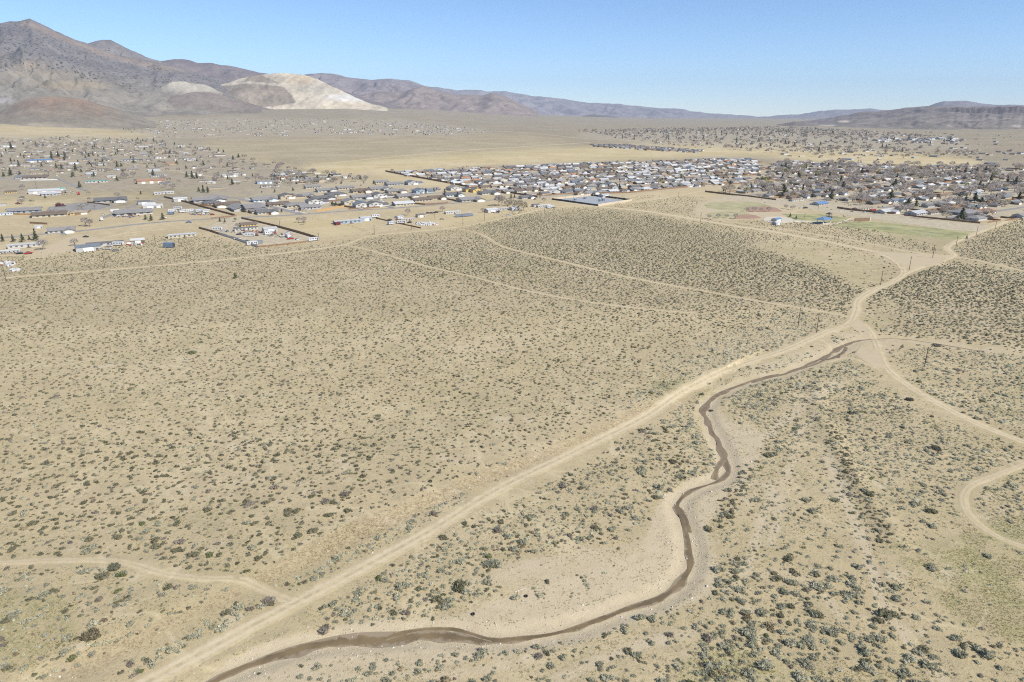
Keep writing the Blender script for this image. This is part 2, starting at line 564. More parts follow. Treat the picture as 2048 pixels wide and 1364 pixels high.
for ln, w in (([(1497, 1020), (1480, 965), (1508, 900), (1560, 850), (1620, 800), (1690, 760)], 9), ([(1540, 1090), (1560, 1000), (1585, 930), (1600, 870), (1640, 820)], 7), ([(1450, 1180), (1500, 1120), (1520, 1040), (1550, 960)], 8),
              ([(1700, 1250), (1640, 1180), (1560, 1140), (1470, 1150)], 7), ([(1900, 1364), (1820, 1290), (1760, 1200), (1730, 1090)], 9), ([(640, 1364), (760, 1345), (900, 1350), (1020, 1330)], 8), ([(1100, 1364), (1250, 1300), (1400, 1260)], 8), ([(800, 1215), (900, 1180), (1020, 1140), (1180, 1100)], 6)):
    q = np.array(ln, float)
    for i in range(len(q) - 1):
        t = q[i + 1] - q[i]; nn = np.array([-t[1], t[0]]) / np.hypot(*t) * w
        sand.add([q[i] - nn, q[i + 1] - nn, q[i + 1] + nn, q[i] + nn], .95)
sand.blur(4)
scarp = Map()
scarp.add([(478, 1172), (520, 1140), (700, 1045), (960, 945), (1160, 870), (1360, 775), (1372, 790), (1180, 888), (980, 964), (740, 1074), (565, 1160), (520, 1180)], 1)
scarp.add([(262, 1262), (360, 1222), (470, 1170), (492, 1190), (380, 1240), (280, 1290)], .9)
scarp.add([(60, 1364), (260, 1262), (280, 1290), (170, 1364)], .7)
scarp.add([(1680, 925), (1705, 930), (1760, 1030), (1790, 1060), (1768, 1066), (1722, 1000)], .6)
scarp.blur(2)
grass = Map()
for p, v in (([(1770, 1090), (1900, 1075), (2060, 1010), (2100, 1300), (1960, 1270), (1850, 1180)], .75), ([(1380, 1285), (1500, 1300), (1660, 1320), (1800, 1350), (1800, 1420), (1330, 1420)], .8),
             ([(-40, 1170), (130, 1195), (165, 1280), (60, 1340), (-40, 1330)], .6), ([(1720, 612), (1790, 600), (1795, 655), (1750, 655)], .6), ([(1320, 768), (1375, 748), (1385, 765), (1310, 800)], .7),
             ([(1395, 792), (1460, 752), (1470, 765), (1400, 815)], .6), ([(600, 1100), (720, 1040), (760, 1050), (640, 1120)], .35), ([(1940, 790), (2048, 760), (2060, 830), (1990, 830)], .4),
             ([(1480, 500), (1620, 482), (1760, 520), (1800, 548), (1720, 580), (1640, 535)], .42), ([(300, 620), (380, 600), (420, 625), (330, 640)], .4), ([(1700, 445), (1950, 462), (1930, 490), (1690, 470)], .55),
             ([(1950, 960), (2060, 930), (2060, 1010), (1990, 1010)], .5), ([(380, 1150), (470, 1120), (480, 1150)], .3), ([(1250, 770), (1330, 740), (1340, 760), (1260, 800)], .3),
             ([(290, 372), (420, 376), (420, 392), (290, 398)], .55), ([(60, 350), (130, 352), (140, 362), (60, 366)], .3), ([(0, 590), (700, 560), (700, 640), (0, 660)], .12), ([(1000, 425), (1300, 425), (1500, 470), (1200, 470)], .15)):
    grass.add(p, v)
grass.add([(600, 323), (760, 318), (1000, 304), (1150, 296), (1150, 304), (800, 325), (640, 330)], .55)
grass.add([(1140, 308), (1300, 305), (1300, 314), (1150, 318)], .45)
base = Map(); base.add([(L_, 1060), (500, 1000), (800, 1060), (1300, 900), (1500, 700), (1800, 720), (2500, 800), (2500, 1500), (L_, 1500)], .15); base.add([(L_, 560), (2048, 480), (2500, 440), (2500, 700), (1700, 620), (900, 900), (L_, 1000)], .08)
grass.a = np.maximum(grass.a, base.a)
grass.blur(5, 2)
veg = Map()
veg.add([(L_, 190), (W_, 190), (W_, 340), (1950, 345), (1500, 330), (1100, 330), (760, 345), (400, 420), (L_, 420)], .8)
veg.add([(380, 273), (700, 270), (1060, 266), (1180, 285), (1000, 306), (620, 325), (440, 305)], .95)
veg.add([(L_, 505), (L_, 560), (0, 540), (640, 490), (900, 458), (1110, 420), (1210, 417), (1500, 470), (1720, 585), (1600, 610), (1100, 620), (500, 640), (L_, 660)], .18)
veg.add([(1760, 440), (2500, 400), (2500, 690), (1760, 660)], .18)
veg.blur(8, 3)
dry = Map()
for p, v in (([(610, 328), (900, 308), (1100, 296), (1300, 287), (1560, 288), (1800, 305), (1960, 318), (1960, 352), (1760, 340), (1520, 312), (1300, 318), (1000, 330), (770, 346), (690, 352), (610, 345)], 1),
             ([(L_, 244), (130, 247), (250, 262), (330, 270), (250, 279), (L_, 272)], .8), ([(-40, 392), (70, 392), (170, 402), (60, 424), (-40, 420)], .8), ([(700, 333), (770, 345), (1010, 383), (960, 392), (760, 352)], .9),
             ([(1270, 388), (1420, 372), (1440, 386), (1300, 408), (1110, 420), (1100, 404)], .5), ([(420, 285), (560, 325), (640, 340), (560, 335), (400, 295)], .6), ([(1960, 450), (2048, 425), (2090, 440), (2010, 470)], .7),
             ([(60, 380), (330, 385), (300, 402), (60, 398)], .45), ([(560, 440), (690, 430), (760, 448), (650, 480)], .6), ([(820, 436), (980, 424), (1090, 405), (1110, 418), (900, 455)], .6)):
    dry.add(p, v)
dry.add([(390, 276), (700, 272), (1060, 268), (1170, 284), (1000, 303), (620, 324), (440, 305)], .38)
dry.add([(1180, 296), (1420, 306), (1560, 308), (1700, 318), (1500, 312), (1300, 308)], .9)
dry.blur(6, 2)
town = Map()
for p, v in (([(775, 344), (1000, 334), (1130, 328), (1300, 323), (1420, 317), (1500, 318), (1530, 335), (1500, 366), (1250, 387), (1105, 397), (1060, 396)], .9),
             ([(1430, 384), (1520, 370), (1530, 335), (1560, 322), (1800, 330), (2500, 340), (2500, 430), (2040, 424), (1990, 440), (1900, 440), (1690, 410), (1540, 398)], .9),
             ([(L_, 272), (150, 266), (400, 285), (520, 325), (620, 348), (560, 372), (380, 388), (320, 375), (60, 392), (L_, 380)], .4),
             ([(240, 242), (430, 235), (800, 240), (1000, 262), (900, 272), (640, 272), (300, 278)], .55), ([(1160, 264), (1700, 262), (1900, 275), (1950, 298), (1650, 305), (1300, 290), (1160, 274)], .6),
             ([(380, 390), (560, 368), (700, 358), (960, 388), (960, 404), (760, 415), (600, 430), (460, 425)], .5)):
    town.add(p, v)
town.blur(4, 1)

# ------------------------------------------------------------------ the ground sheet
py_rows = np.concatenate([np.arange(1780, 700, -4.2), np.arange(700, 420, -3.6), np.arange(420, 262, -2.0)])
ang = PITCH + np.arctan((py_rows - 682) / F)
dr = H / np.tan(ang)
dr = np.concatenate([[2, 12, 25, 38, 50, 60], dr[dr > 66], np.geomspace(dr.max() * 1.02, 29000, 70)])
az_in = np.radians(np.linspace(-50, 50, 520))
az_out = np.radians(np.linspace(50, 310, 50))[1:-1]
az = np.concatenate([az_in, az_out])
AZ, D = np.meshgrid(az, dr)
gx, gy = (D * np.sin(AZ)).ravel(), (D * np.cos(AZ)).ravel()
gz = terrain(gx, gy)
gpx, gpy, gdep = project(gx, gy, gz)
vis = gdep > 20
jx = 5 * wob(gx, gy, 9, 5) + 4 * wob(gx, gy, 30, 30); jy = jx * .5
gpx = np.where(vis, gpx, 1024) + jx; gpy = np.where(vis, gpy, 1380) + jy * np.clip((gpy - 250) / 400, 0, 1)
nr, nc = len(dr), len(az)
idx = np.arange(nr * nc).reshape(nr, nc)
a, b = idx[:-1], idx[1:]
Fq = np.stack([a, np.roll(a, -1, 1), np.roll(b, -1, 1), b], -1).reshape(-1, 4)[:, ::-1]
me = mesh_np('desert_ground', np.stack([gx, gy, gz], 1), Fq, M_ground,
             dict(sand=sand.at(gpx, gpy), scarp=scarp.at(gpx, gpy), grass=grass.at(gpx, gpy), veg=veg.at(gpx, gpy), dry=dry.at(gpx, gpy), town=town.at(gpx, gpy)), smooth=True)
tag(put('desert_ground', me), kind='structure')

# ------------------------------------------------------------------ hills and mountains, each with its own distance and bulk
def hill(name, crest, D, Dbase, colf, rows=46, step=4.0, spur=.16, seed=0, rough=.02, pw=1.15, crest_var=.0, lowsm=.02, cliff=None):
    c = np.array(crest, float)
    px = np.arange(c[0, 0], c[-1, 0] + step, step)
    py = np.interp(px, c[:, 0], c[:, 1])
    py = py + 1.0 * (fbm(px * .05 + seed, px * 0 + seed * 3.1, 4) - .5) * (4.0 if rough > .015 else 2.0)
    dx, dy, dz = ray(px, py); hd = np.hypot(dx, dy)
    ux, uy = dx / hd, dy / hd
    Dc = D * (1 + crest_var * (fbm(px * .01 + seed, px * 0, 3) - .5))
    zc = H + Dc * dz / hd
    Db = np.interp(px, [p[0] for p in Dbase], [p[1] for p in Dbase]) if hasattr(Dbase, '__len__') else np.full(px.shape, float(Dbase))
    zb = terrain(ux * Db, uy * Db) - 12
    V, T = [], []
    nb = 7
    for k in range(rows + nb):
        if k < rows:
            t = k / (rows - 1)
            d = Db + (Dc - Db) * t
            base = zb + (zc - zb) * t ** pw
            if cliff:                                   # rimrock: steep band below a gently rising top
                w = np.interp(px, *cliff) * (.75 + .5 * fbm(px * .08, px * 0, 3))
                base = base * (1 - w) + (zb + (zc - zb) * np.interp(t, [0, .62, .70, .72, 1], [0, .52, .60, .88, 1])) * w
            X, Y = ux * d, uy * d
            s = D * .03
            warp = fbm(X / s * .5 + seed, Y / s * .5, 3) - .5
            r1 = 1 - np.abs(2 * fbm((ux / uy) * D / s * .9 + 3 * warp + seed, d / s * .16 + seed, 4) - 1)
            r2 = fbm(X / s * 1.6 + 5 * seed, Y / s * 1.6, 5) - .5
            env = (t * (1 - t) * 4) ** .8 * sstep(0.0, lowsm, t)
            z = base + (zc - zb) * spur * env * ((r1 - .75) * 1.5 + r2 * .9)
        else:
            q = (k - rows + 1) / nb
            d = Dc + (Dc - Db) * .8 * q
            z = zc + (terrain(ux * d, uy * d) - 40 - zc) * q ** 1.2
            X, Y = ux * d, uy * d
            t = 1.0
        V.append(np.stack([X, Y, z], 1)); T.append(np.full(len(px), t))
    V = np.concatenate(V); T = np.concatenate(T)
    n = len(px); m = rows + nb
    i = np.arange(n * m).reshape(m, n)
    Fq = np.stack([i[:-1, :-1], i[:-1, 1:], i[1:, 1:], i[1:, :-1]], -1).reshape(-1, 4)
    qx, qy, _ = project(V[:, 0], V[:, 1], V[:, 2])
    col, sp = colf(qx, qy, T, V)
    o = put(name, mesh_np(name, V, Fq, M_hill, dict(tint=col, speck=sp), smooth=True))
    return tag(o, kind='structure')

def lerp_c(a, b, k): return np.asarray(a)[None] * (1 - k[:, None]) + np.asarray(b)[None] * k[:, None]
def blob(qx, qy, cx, cy, rx, ry): return np.clip(1.6 - 1.6 * np.hypot((qx - cx) / rx, (qy - cy) / ry), 0, 1)
BROWN, MAUVE, TAN, WHITE, RED = (.215, .182, .155), (.178, .160, .150), (.235, .208, .165), (.50, .435, .325), (.215, .15, .115)  # BROWN and MAUVE are greyed, some distance haze painted into the rock tint

def c_left(qx, qy, t, V):
    line = np.interp(qx, [-400, 0, 150, 330, 520], [110, 120, 145, 175, 205])      # wooded rock above, grassy fan below
    up = np.clip((line - qy) / 45 + .5, 0, 1)
    c = lerp_c(TAN, MAUVE, up)
    bare = np.clip(1 - np.abs((qy - np.interp(qx, [0, 60, 200, 320], [40, 50, 105, 135])) / 11), 0, 1) * (qx > 40)
    c = c + (np.array((.24, .19, .15)) - c) * bare[:, None]
    for cx, cy, rx, ry, cc, k in ((60, 130, 50, 12, (.29, .23, .15), .6), (90, 148, 90, 9, (.30, .25, .17), .55), (140, 170, 110, 14, (.30, .24, .15), .6), (10, 201, 24, 8, (.40, .38, .35), .7), (-60, 195, 60, 10, (.38, .36, .33), .6),
                              (40, 228, 60, 9, (.31, .28, .24), .6), (30, 180, 90, 14, (.235, .215, .175), .5)):
        w = blob(qx, qy, cx, cy, rx, ry) * k
        c = c + (np.array(cc) - c) * w[:, None]
    sp = np.clip(up * .85 + .25 * (qy < 190) + .1, 0, 1) * (1 - .75 * bare) * (qy < 215)
    return c, sp
hill('mountain', [(-560, 150), (-400, 110), (-250, 70), (-120, 60), (-40, 55), (0, 47), (18, 42), (36, 43), (58, 38), (72, 44), (95, 54), (120, 66), (150, 79), (170, 85), (195, 97), (230, 108), (262, 116),
                  (300, 121), (340, 131), (400, 146), (440, 160), (480, 176), (520, 196), (560, 215)], 9300, [(-560, 3900), (0, 4500), (300, 5600), (560, 6600)], c_left, rows=90, step=3, spur=.15, seed=1, pw=1.75, lowsm=.75)
def c_peak(qx, qy, t, V): return lerp_c(BROWN, MAUVE, t), np.clip(.6 + 0 * t, 0, 1)
hill('mountain_peak', [(120, 135), (165, 90), (182, 84), (203, 80), (222, 79), (240, 88), (262, 100), (292, 113), (322, 123), (380, 145), (450, 185)], 10200, 8800, c_peak, rows=40, step=3, spur=.15, seed=2)
def c_ridge(qx, qy, t, V): return lerp_c(BROWN, (.18, .145, .135), t), np.full(t.shape, .12)
hill('ridge', [(250, 150), (300, 126), (322, 122), (345, 118), (365, 118), (395, 126), (425, 126), (445, 130), (470, 134), (500, 141), (540, 148), (580, 156), (640, 170), (720, 190), (800, 205)], 12600, 9600, c_ridge, rows=44, spur=.2, seed=3)

def c_spoil(qx, qy, t, V):
    c = np.tile(np.array(WHITE)[None] * .95, (len(t), 1))
    for cx, cy, rx, ry, cc, k in ((640, 172, 60, 26, (.40, .36, .29), .6), (600, 160, 40, 14, (.43, .34, .22), .8), (700, 195, 70, 10, (.56, .54, .50), .7), (545, 158, 60, 12, (.34, .29, .22), .9), (700, 212, 70, 5, (.5, .4, .28), .6)):
        c = c + (np.array(cc) - c) * (blob(qx, qy, cx, cy, rx, ry) * k)[:, None]
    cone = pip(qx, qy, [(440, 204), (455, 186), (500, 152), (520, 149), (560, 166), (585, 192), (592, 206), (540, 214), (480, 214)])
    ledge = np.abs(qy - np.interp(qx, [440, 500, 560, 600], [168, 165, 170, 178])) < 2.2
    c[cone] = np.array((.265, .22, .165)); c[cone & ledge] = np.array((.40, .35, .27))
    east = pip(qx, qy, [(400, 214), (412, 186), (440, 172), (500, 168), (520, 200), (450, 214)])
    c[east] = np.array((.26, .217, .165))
    streak = fbm(qx * .10 + qy * .14, qy * .05 - qx * .02, 4)
    c = c * (.72 + .5 * streak)[:, None]
    return c, np.zeros(len(t))
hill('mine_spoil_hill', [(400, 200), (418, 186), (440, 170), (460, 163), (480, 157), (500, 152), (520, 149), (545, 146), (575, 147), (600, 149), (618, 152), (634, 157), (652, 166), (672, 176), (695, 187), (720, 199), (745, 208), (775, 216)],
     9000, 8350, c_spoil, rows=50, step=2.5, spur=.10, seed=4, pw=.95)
def c_spoil2(qx, qy, t, V):
    c = np.tile(np.array((.36, .325, .26))[None], (len(t), 1)); low = np.clip((qy - 178) / 10, 0, 1)
    return c + (np.array(TAN) - c) * low[:, None], np.zeros(len(t))
hill('spoil_bank', [(305, 186), (320, 176), (334, 167), (345, 163), (370, 163), (392, 167), (410, 168), (425, 175), (445, 186)], 7900, 7300, c_spoil2, rows=24, step=2.5, spur=.08, seed=5)
def c_knob(qx, qy, t, V): return lerp_c((.22, .19, .15), (.225, .18, .15), t), np.full(t.shape, .1)
hill('desert_knoll', [(300, 205), (350, 190), (395, 184), (430, 186), (470, 198), (520, 212)], 7700, 6900, c_knob, rows=24, step=3, spur=.1, seed=15)
def c_red(qx, qy, t, V):
    c = lerp_c((.23, .20, .155), (.275, .20, .145), np.clip(t * 1.4 - .2, 0, 1) * np.clip(1.6 - np.abs(qx - 125) / 85, 0, 1) * (.6 + .8 * fbm(qx * .05, qy * .1, 3)))
    w = blob(qx, qy, 110, 226, 50, 6) * .5
    return c + (np.array((.34, .28, .2)) - c) * w[:, None], np.zeros(len(t))
hill('red_hill', [(-40, 238), (0, 222), (30, 207), (60, 197), (100, 193), (145, 195), (185, 204), (225, 216), (270, 231), (310, 243)], 5100, 4250, c_red, rows=26, step=3, spur=.10, seed=6, pw=.7)

def c_far(base):  # farthest ranges get paler, bluer bases: part of the haze put into colour
    def f(qx, qy, t, V): return lerp_c(tuple(x * 1.1 for x in base), base, t), np.zeros(len(t))
    return f
hill('distant_ridge', [(560, 175), (592, 153), (620, 148), (645, 146), (665, 147), (690, 153), (720, 157), (745, 160), (775, 158), (800, 161), (830, 167), (865, 177), (900, 184), (950, 195), (1000, 208)],
     15500, 11500, c_far((.225, .19, .18)), rows=46, step=3, spur=.34, seed=7)
hill('brown_hills', [(660, 214), (690, 203), (720, 190), (750, 184), (780, 184), (810, 184), (830, 176), (842, 172), (855, 173), (870, 180), (885, 184), (910, 191), (940, 190), (965, 191), (985, 186), (1000, 188), (1020, 196), (1040, 207), (1075, 222)],
     12600, 10700, c_far((.235, .19, .16)), rows=40, step=3, spur=.34, seed=8)
hill('blue_range', [(700, 180), (760, 160), (785, 157), (815, 160), (850, 172), (880, 176), (912, 180), (940, 179), (975, 183), (1010, 182), (1050, 190), (1085, 194), (1130, 198), (1175, 205), (1215, 206), (1250, 209), (1290, 214), (1330, 216),
                    (1370, 219), (1410, 226), (1450, 229), (1500, 232), (1540, 236), (1580, 243)], 24500, 17500, c_far((.235, .21, .205)), rows=44, spur=.4, seed=9)
hill('far_low_range', [(1440, 240), (1500, 234), (1560, 231), (1600, 228), (1640, 222), (1675, 219), (1705, 218), (1740, 217), (1760, 219), (1800, 222), (1860, 226), (1960, 232)], 23000, 17000, c_far((.225, .205, .20)), rows=30, spur=.2, seed=10)

def c_mesa(qx, qy, t, V):
    c = lerp_c((.235, .207, .17), (.20, .172, .155), np.clip(t * 1.3, 0, 1)) * (.82 + .36 * fbm(qx * .06, qy * .25, 4))[:, None]  # slope tints greyed too, adding haze by colour
    band = np.interp(qx, [1880, 1905, 1960, 2060, 2400], [226, 227, 228, 226, 224])
    cl = ((t > .69) & (t < .735)) * np.clip((qx - 1880) / 25, 0, 1) * (.6 + .4 * np.sin(qx * .9 + 2 * np.sin(qx * .31)))
    c = c + (np.array((.075, .06, .06)) - c) * (cl * .9)[:, None]
    for cx, cy, rx, ry, k in ((1688, 243, 16, 3.2, .95), (1655, 251, 26, 2.0, .6), (2034, 252, 14, 3.5, .8), (1606, 246, 14, 2.2, .6)):
        c = c + (np.array((.52, .45, .36)) - c) * (blob(qx, qy, cx, cy, rx, ry) * k)[:, None]
    return c, np.zeros(len(t))
hill('mesa', [(1530, 260), (1560, 252), (1600, 243), (1625, 241), (1650, 237), (1680, 232), (1705, 227), (1728, 223), (1755, 224), (1785, 219), (1810, 215), (1840, 213), (1900, 212), (1960, 213), (2010, 212), (2060, 214), (2200, 216), (2400, 230), (2600, 255)],
     9200, [(1530, 7600), (1700, 6300), (1900, 5200), (2600, 5000)], c_mesa, rows=84, step=2.5, spur=.16, seed=11, pw=.9, cliff=([1700, 1860, 1910, 2300], [0, .35, 1, .9]))
hill('foothill', [(1520, 256), (1560, 248), (1590, 243), (1620, 245), (1650, 252), (1690, 258)], 7600, 6500, c_far((.19, .16, .135)), rows=20, step=3, spur=.12, seed=12)
hill('far_mesa', [(1800, 222), (1835, 214), (1858, 212), (1872, 206), (1888, 202), (1910, 202), (1935, 202), (1955, 206), (1990, 209), (2060, 211), (2200, 215), (2350, 225)], 17000, 12500, c_far((.225, .20, .195)), rows=26, spur=.15, seed=13)
hill('valley_knoll', [(1130, 240), (1160, 233), (1190, 229), (1215, 230), (1245, 236), (1275, 241)], 15000, 14000, c_far((.17, .145, .125)), rows=14, step=4, spur=.1, seed=14)

# ------------------------------------------------------------------ dirt tracks, streets, water: ribbons a few centimetres above the ground
def lift(x, y):
    d = np.hypot(x, y)
    return np.where(d < 520, .07, .05 + d * .00022)

def ribbon(name, line, width, mat, across=5, ruts=False, z=None, extra=None, jit=.18, flat=False):
    """line: (n,2|3) world points; width: half width or None to take it from column 2"""
    L = np.asarray(line, float)
    t = np.gradient(L[:, :2], axis=0); t /= np.linalg.norm(t, axis=1)[:, None] + 1e-9
    nrm = np.stack([-t[:, 1], t[:, 0]], 1)
    w = L[:, 2] if width is None else np.full(len(L), width)
    ks = np.linspace(-1, 1, across)
    V, E, R = [], [], []
    for k in ks:
        j = 1 + jit * wob(L[:, 0], L[:, 1], 4.0, 7 if k < 0 else 23) * (abs(k) ** 2) * 2
        p = L[:, :2] + nrm * (w * k * j)[:, None]
        zz = terrain(p[:, 0], p[:, 1]) + lift(p[:, 0], p[:, 1]) * (1 - 1.5 * abs(k) ** 4) if z is None else z(p[:, 0], p[:, 1], k)
        V.append(np.column_stack([p, zz])); E.append(np.full(len(L), 1 - abs(k)))
        R.append(np.full(len(L), math.exp(-((abs(k) - .42) / .17) ** 2)))
    V = np.stack(V, 1).reshape(-1, 3); E = np.stack(E, 1).ravel(); R = np.stack(R, 1).ravel()
    n, m = len(L), across
    i = np.arange(n * m).reshape(n, m)
    Fq = np.stack([i[:-1, :-1], i[1:, :-1], i[1:, 1:], i[:-1, 1:]], -1).reshape(-1, 4)[:, ::-1]
    at = dict(edge=E, rut=R)
    if extra: at.update(extra(V))
    o = put(name, mesh_np(name, V, Fq, mat, at, smooth=True))
    return tag(o, kind='structure')

def px_line(pts, step=3.0):
    a = np.array(pts, float)
    p = P(a[:, 0], a[:, 1])
    return smooth_line(p[:, :2], step)

M_road = m_track('packed_dirt', (.525, .428, .265), (.475, .388, .24), amount=.78)
M_trail = m_track('faint_trail', (.52, .42, .265), (.48, .385, .245), amount=.5)
M_pad = m_track('bare_dirt', (.48, .395, .262), (.445, .365, .245), tracks=False, amount=.85)
M_pale = m_track('pale_packed_dirt', (.56, .465, .30), (.52, .43, .28), amount=.9)
M_asphalt = m_flat('asphalt', (.235, .22, .195), .12, .15, .95, col2=(.27, .25, .22))
M_gravel = m_flat('gravel', (.40, .335, .225), .1, .2, .95, col2=(.445, .375, .26))

CLEAR = []                    # centre lines that keep shrubs away: (line, distance)
def road(name, pts, half, mat, clear=None, **k):
    L = px_line(pts, k.pop('step', 3.0))
    CLEAR.append((L[::3, :2], (half if clear is None else clear)))
    return ribbon(name, L, half, mat, **k)

MAIN = [(200, 1420), (300, 1362), (420, 1297), (560, 1222), (700, 1149), (860, 1062), (1000, 976), (1150, 903), (1290, 833), (1370, 780), (1470, 733), (1570, 700), (1650, 665), (1697, 648), (1712, 622),
        (1717, 600), (1745, 581), (1788, 562), (1807, 546), (1800, 530)]
road('dirt_road', MAIN, 2.9, M_road, 3.3, across=13)
road('dirt_road', [(1800, 530), (1796, 524), (1762, 508), (1680, 489), (1560, 466), (1450, 449), (1300, 424), (1200, 413.5), (1120, 403.5)], 4.6, M_pale, 5.5, across=9)
road('dirt_road', [(1709, 638), (1728, 650), (1747, 676), (1762, 712), (1778, 741), (1822, 775), (1890, 815), (1960, 850), (2060, 889), (2160, 930)], 2.4, M_road, 2.8, across=13)
road('dirt_road', [(2090, 912), (2040, 932), (1985, 953), (1942, 972), (1926, 998), (1938, 1030), (1975, 1062), (2020, 1085), (2070, 1100)], 1.5, M_trail, 2.2, across=9)
road('dirt_trail', [(1700, 634), (1640, 622), (1540, 606), (1450, 590), (1250, 553), (1120, 522), (1040, 503), (1000, 491), (965, 470), (930, 460), (900, 456)], 1.5, M_trail, 2.4)
road('dirt_trail', [(-120, 570), (0, 556), (200, 541), (430, 521), (560, 507), (640, 497), (690, 489), (740, 472), (830, 463), (900, 456), (960, 446), (1020, 433), (1060, 424), (1110, 414), (1200, 410), (1265, 405), (1340, 394), (1400, 383), (1440, 377)], 2.0, M_trail, 3.0)
road('dirt_trail', [(690, 490), (737, 500), (856, 533), (935, 551), (1044, 579), (1164, 602), (1300, 619), (1390, 626)], 1.2, M_trail, 2.0)
road('dirt_road', [(1806, 548), (1850, 530), (1905, 512), (1893, 495), (1920, 479), (1962, 462), (2000, 447), (2034, 430)], 3.6, M_road, 5.0)
road('dirt_trail', [(1890, 512), (1960, 522), (2060, 545), (2160, 560)], 2.4, M_trail, 3.2)
road('dirt_trail', [(1905, 512), (1840, 506), (1760, 492), (1690, 478), (1560, 458), (1430, 440)], 2.8, M_trail, 4.0)
road('dirt_trail', [(-120, 1132), (0, 1126), (120, 1121), (235, 1123), (330, 1148), (420, 1158), (490, 1162), (560, 1195), (590, 1206)], 1.6, M_trail, 2.3)
road('dirt_trail', [(1640, 678), (1655, 690), (1672, 712)], 1.4, M_trail, 2.0)
road('dirt_trail', [(1765, 742), (1700, 716), (1660, 722), (1600, 738)], 1.4, M_trail, 2.0)
road('dirt_trail', [(-60, 512), (30, 510), (90, 508), (160, 490), (230, 470), (330, 458)], 2.4, M_trail, 4.0)
road('street', [(-80, 484), (60, 470), (160, 462), (300, 446), (420, 438), (520, 433.5), (600, 429), (709, 421), (788, 416.5), (890, 408), (985, 400), (1060, 393), (1100, 391)], 5.2, M_asphalt, 8, step=8)
road('street', [(481, 398), (520, 407.5), (560, 417.5), (601, 428)], 5.0, M_asphalt, 8, step=8)
road('street', [(760, 386), (752, 398), (763, 407.5), (784, 415.5)], 4.6, M_asphalt, 8, step=8)
road('street', [(205, 436), (270, 412), (330, 396), (400, 388), (481, 398)], 4.2, M_asphalt, 6, step=8)
road('street', [(481, 398), (540, 391), (620, 385), (700, 381), (790, 377)], 4.6, M_asphalt, 6, step=8)
road('street', [(600, 412), (660, 404), (752, 398), (850, 388), (930, 383)], 4.6, M_asphalt, 6, step=8)
road('street', [(110, 355), (140, 368), (160, 377), (172, 381)], 4.0, M_asphalt, 6, step=8)
road('driveway', [(735, 421), (770, 430), (805, 436)], 2.0, M_gravel, 3, step=8)
road('driveway', [(663, 425), (700, 436), (716, 441)], 2.0, M_gravel, 3, step=8)
road('gravel_road', [(-80, 330), (200, 322), (400, 350), (520, 362), (640, 352), (760, 345)], 3.5, M_pad, 6, step=12)
road('gravel_road', [(1262, 404), (1390, 384), (1500, 369), (1560, 362)], 4.0, M_pad, 6, step=8)
road('gravel_road', [(620, 330), (900, 303), (1100, 290), (1180, 285)], 7.0, M_pad, 6, step=20)
road('gravel_road', [(1000, 262), (1080, 268), (1180, 278), (1300, 282)], 8.0, M_pad, 6, step=20)

M_walk = m_flat('pale_concrete', (.56, .53, .47), .06, .3, .9)
road('sidewalk', [(490, 397), (528, 406), (570, 416.5), (616, 427)], 1.3, M_walk, step=8)
road('sidewalk', [(768, 386), (762, 398), (774, 407), (800, 414.5)], 1.2, M_walk, step=8)
def sheet(name, pts, mat, up=0.0, edge=True):
    """flat patch of ground with a soft, slightly uneven edge"""
    a = np.array(pts, float); p = P(a[:, 0], a[:, 1])[:, :2]
    loop = []
    for i in range(len(p)):
        q = p[(i + 1) % len(p)]; n = max(1, int(np.linalg.norm(q - p[i]) / 6))
        for k in range(n): loop.append(p[i] + (q - p[i]) * k / n)
    loop = np.array(loop); c = loop.mean(0)
    V, E = [], []
    for f, e in ((1.0, 0.0), (.93, .4), (.6, 1.0), (.25, 1.0)):
        q = c + (loop - c) * f
        V.append(np.column_stack([q, terrain(q[:, 0], q[:, 1]) + lift(q[:, 0], q[:, 1]) + up if e else terrain(q[:, 0], q[:, 1]) - .05])); E += [e] * len(q)
    V.append(np.array([[c[0], c[1], float(terrain(*c)) + float(lift(*c)) + up]])); E.append(1.0)
    V = np.vstack(V); n = len(loop); T = []
    for r in range(3):
        for i in range(n):
            j = (i + 1) % n
            T += [(r * n + i, r * n + j, (r + 1) * n + j), (r * n + i, (r + 1) * n + j, (r + 1) * n + i)]
    for i in range(n): T.append((3 * n + i, 3 * n + (i + 1) % n, 4 * n))
    o = put(name, mesh_np(name, V, np.array(T), mat, dict(edge=np.array(E), rut=np.zeros(len(V)))))
    return tag(o, kind='structure')

sheet('dirt_lot', [(400, 456), (470, 430), (520, 444), (634, 478), (516, 494)], M_gravel, .10)
sheet('dirt_lot', [(1480, 388), (1560, 398), (1690, 410), (1740, 418), (1900, 446), (1985, 452), (1972, 464), (1900, 460), (1800, 446), (1690, 430), (1560, 410), (1420, 396)], M_gravel, .10)
sheet('dirt_lot', [(1376, 430), (1384, 412), (1420, 396), (1500, 392), (1560, 400), (1620, 412), (1560, 440), (1450, 440), (1400, 438)], M_pad, .05)
sheet('dirt_lot', [(1720, 500), (1800, 505), (1900, 512), (1888, 530), (1840, 536), (1806, 536), (1775, 512)], M_pad, .05)
sheet('dirt_lot', [(1695, 650), (1715, 636), (1735, 652), (1745, 680), (1720, 668)], M_pad, .02)
sheet('dirt_lot', [(90, 492), (150, 468), (230, 478), (180, 500), (90, 515), (40, 520)], M_pad, .05)
sheet('dirt_lot', [(1720, 690), (1760, 700), (1775, 742), (1745, 735), (1706, 708)], M_pad, .02)
sheet('gravel_lot', [(98, 414), (160, 405), (235, 410), (200, 420), (90, 424)], M_asphalt, .10)

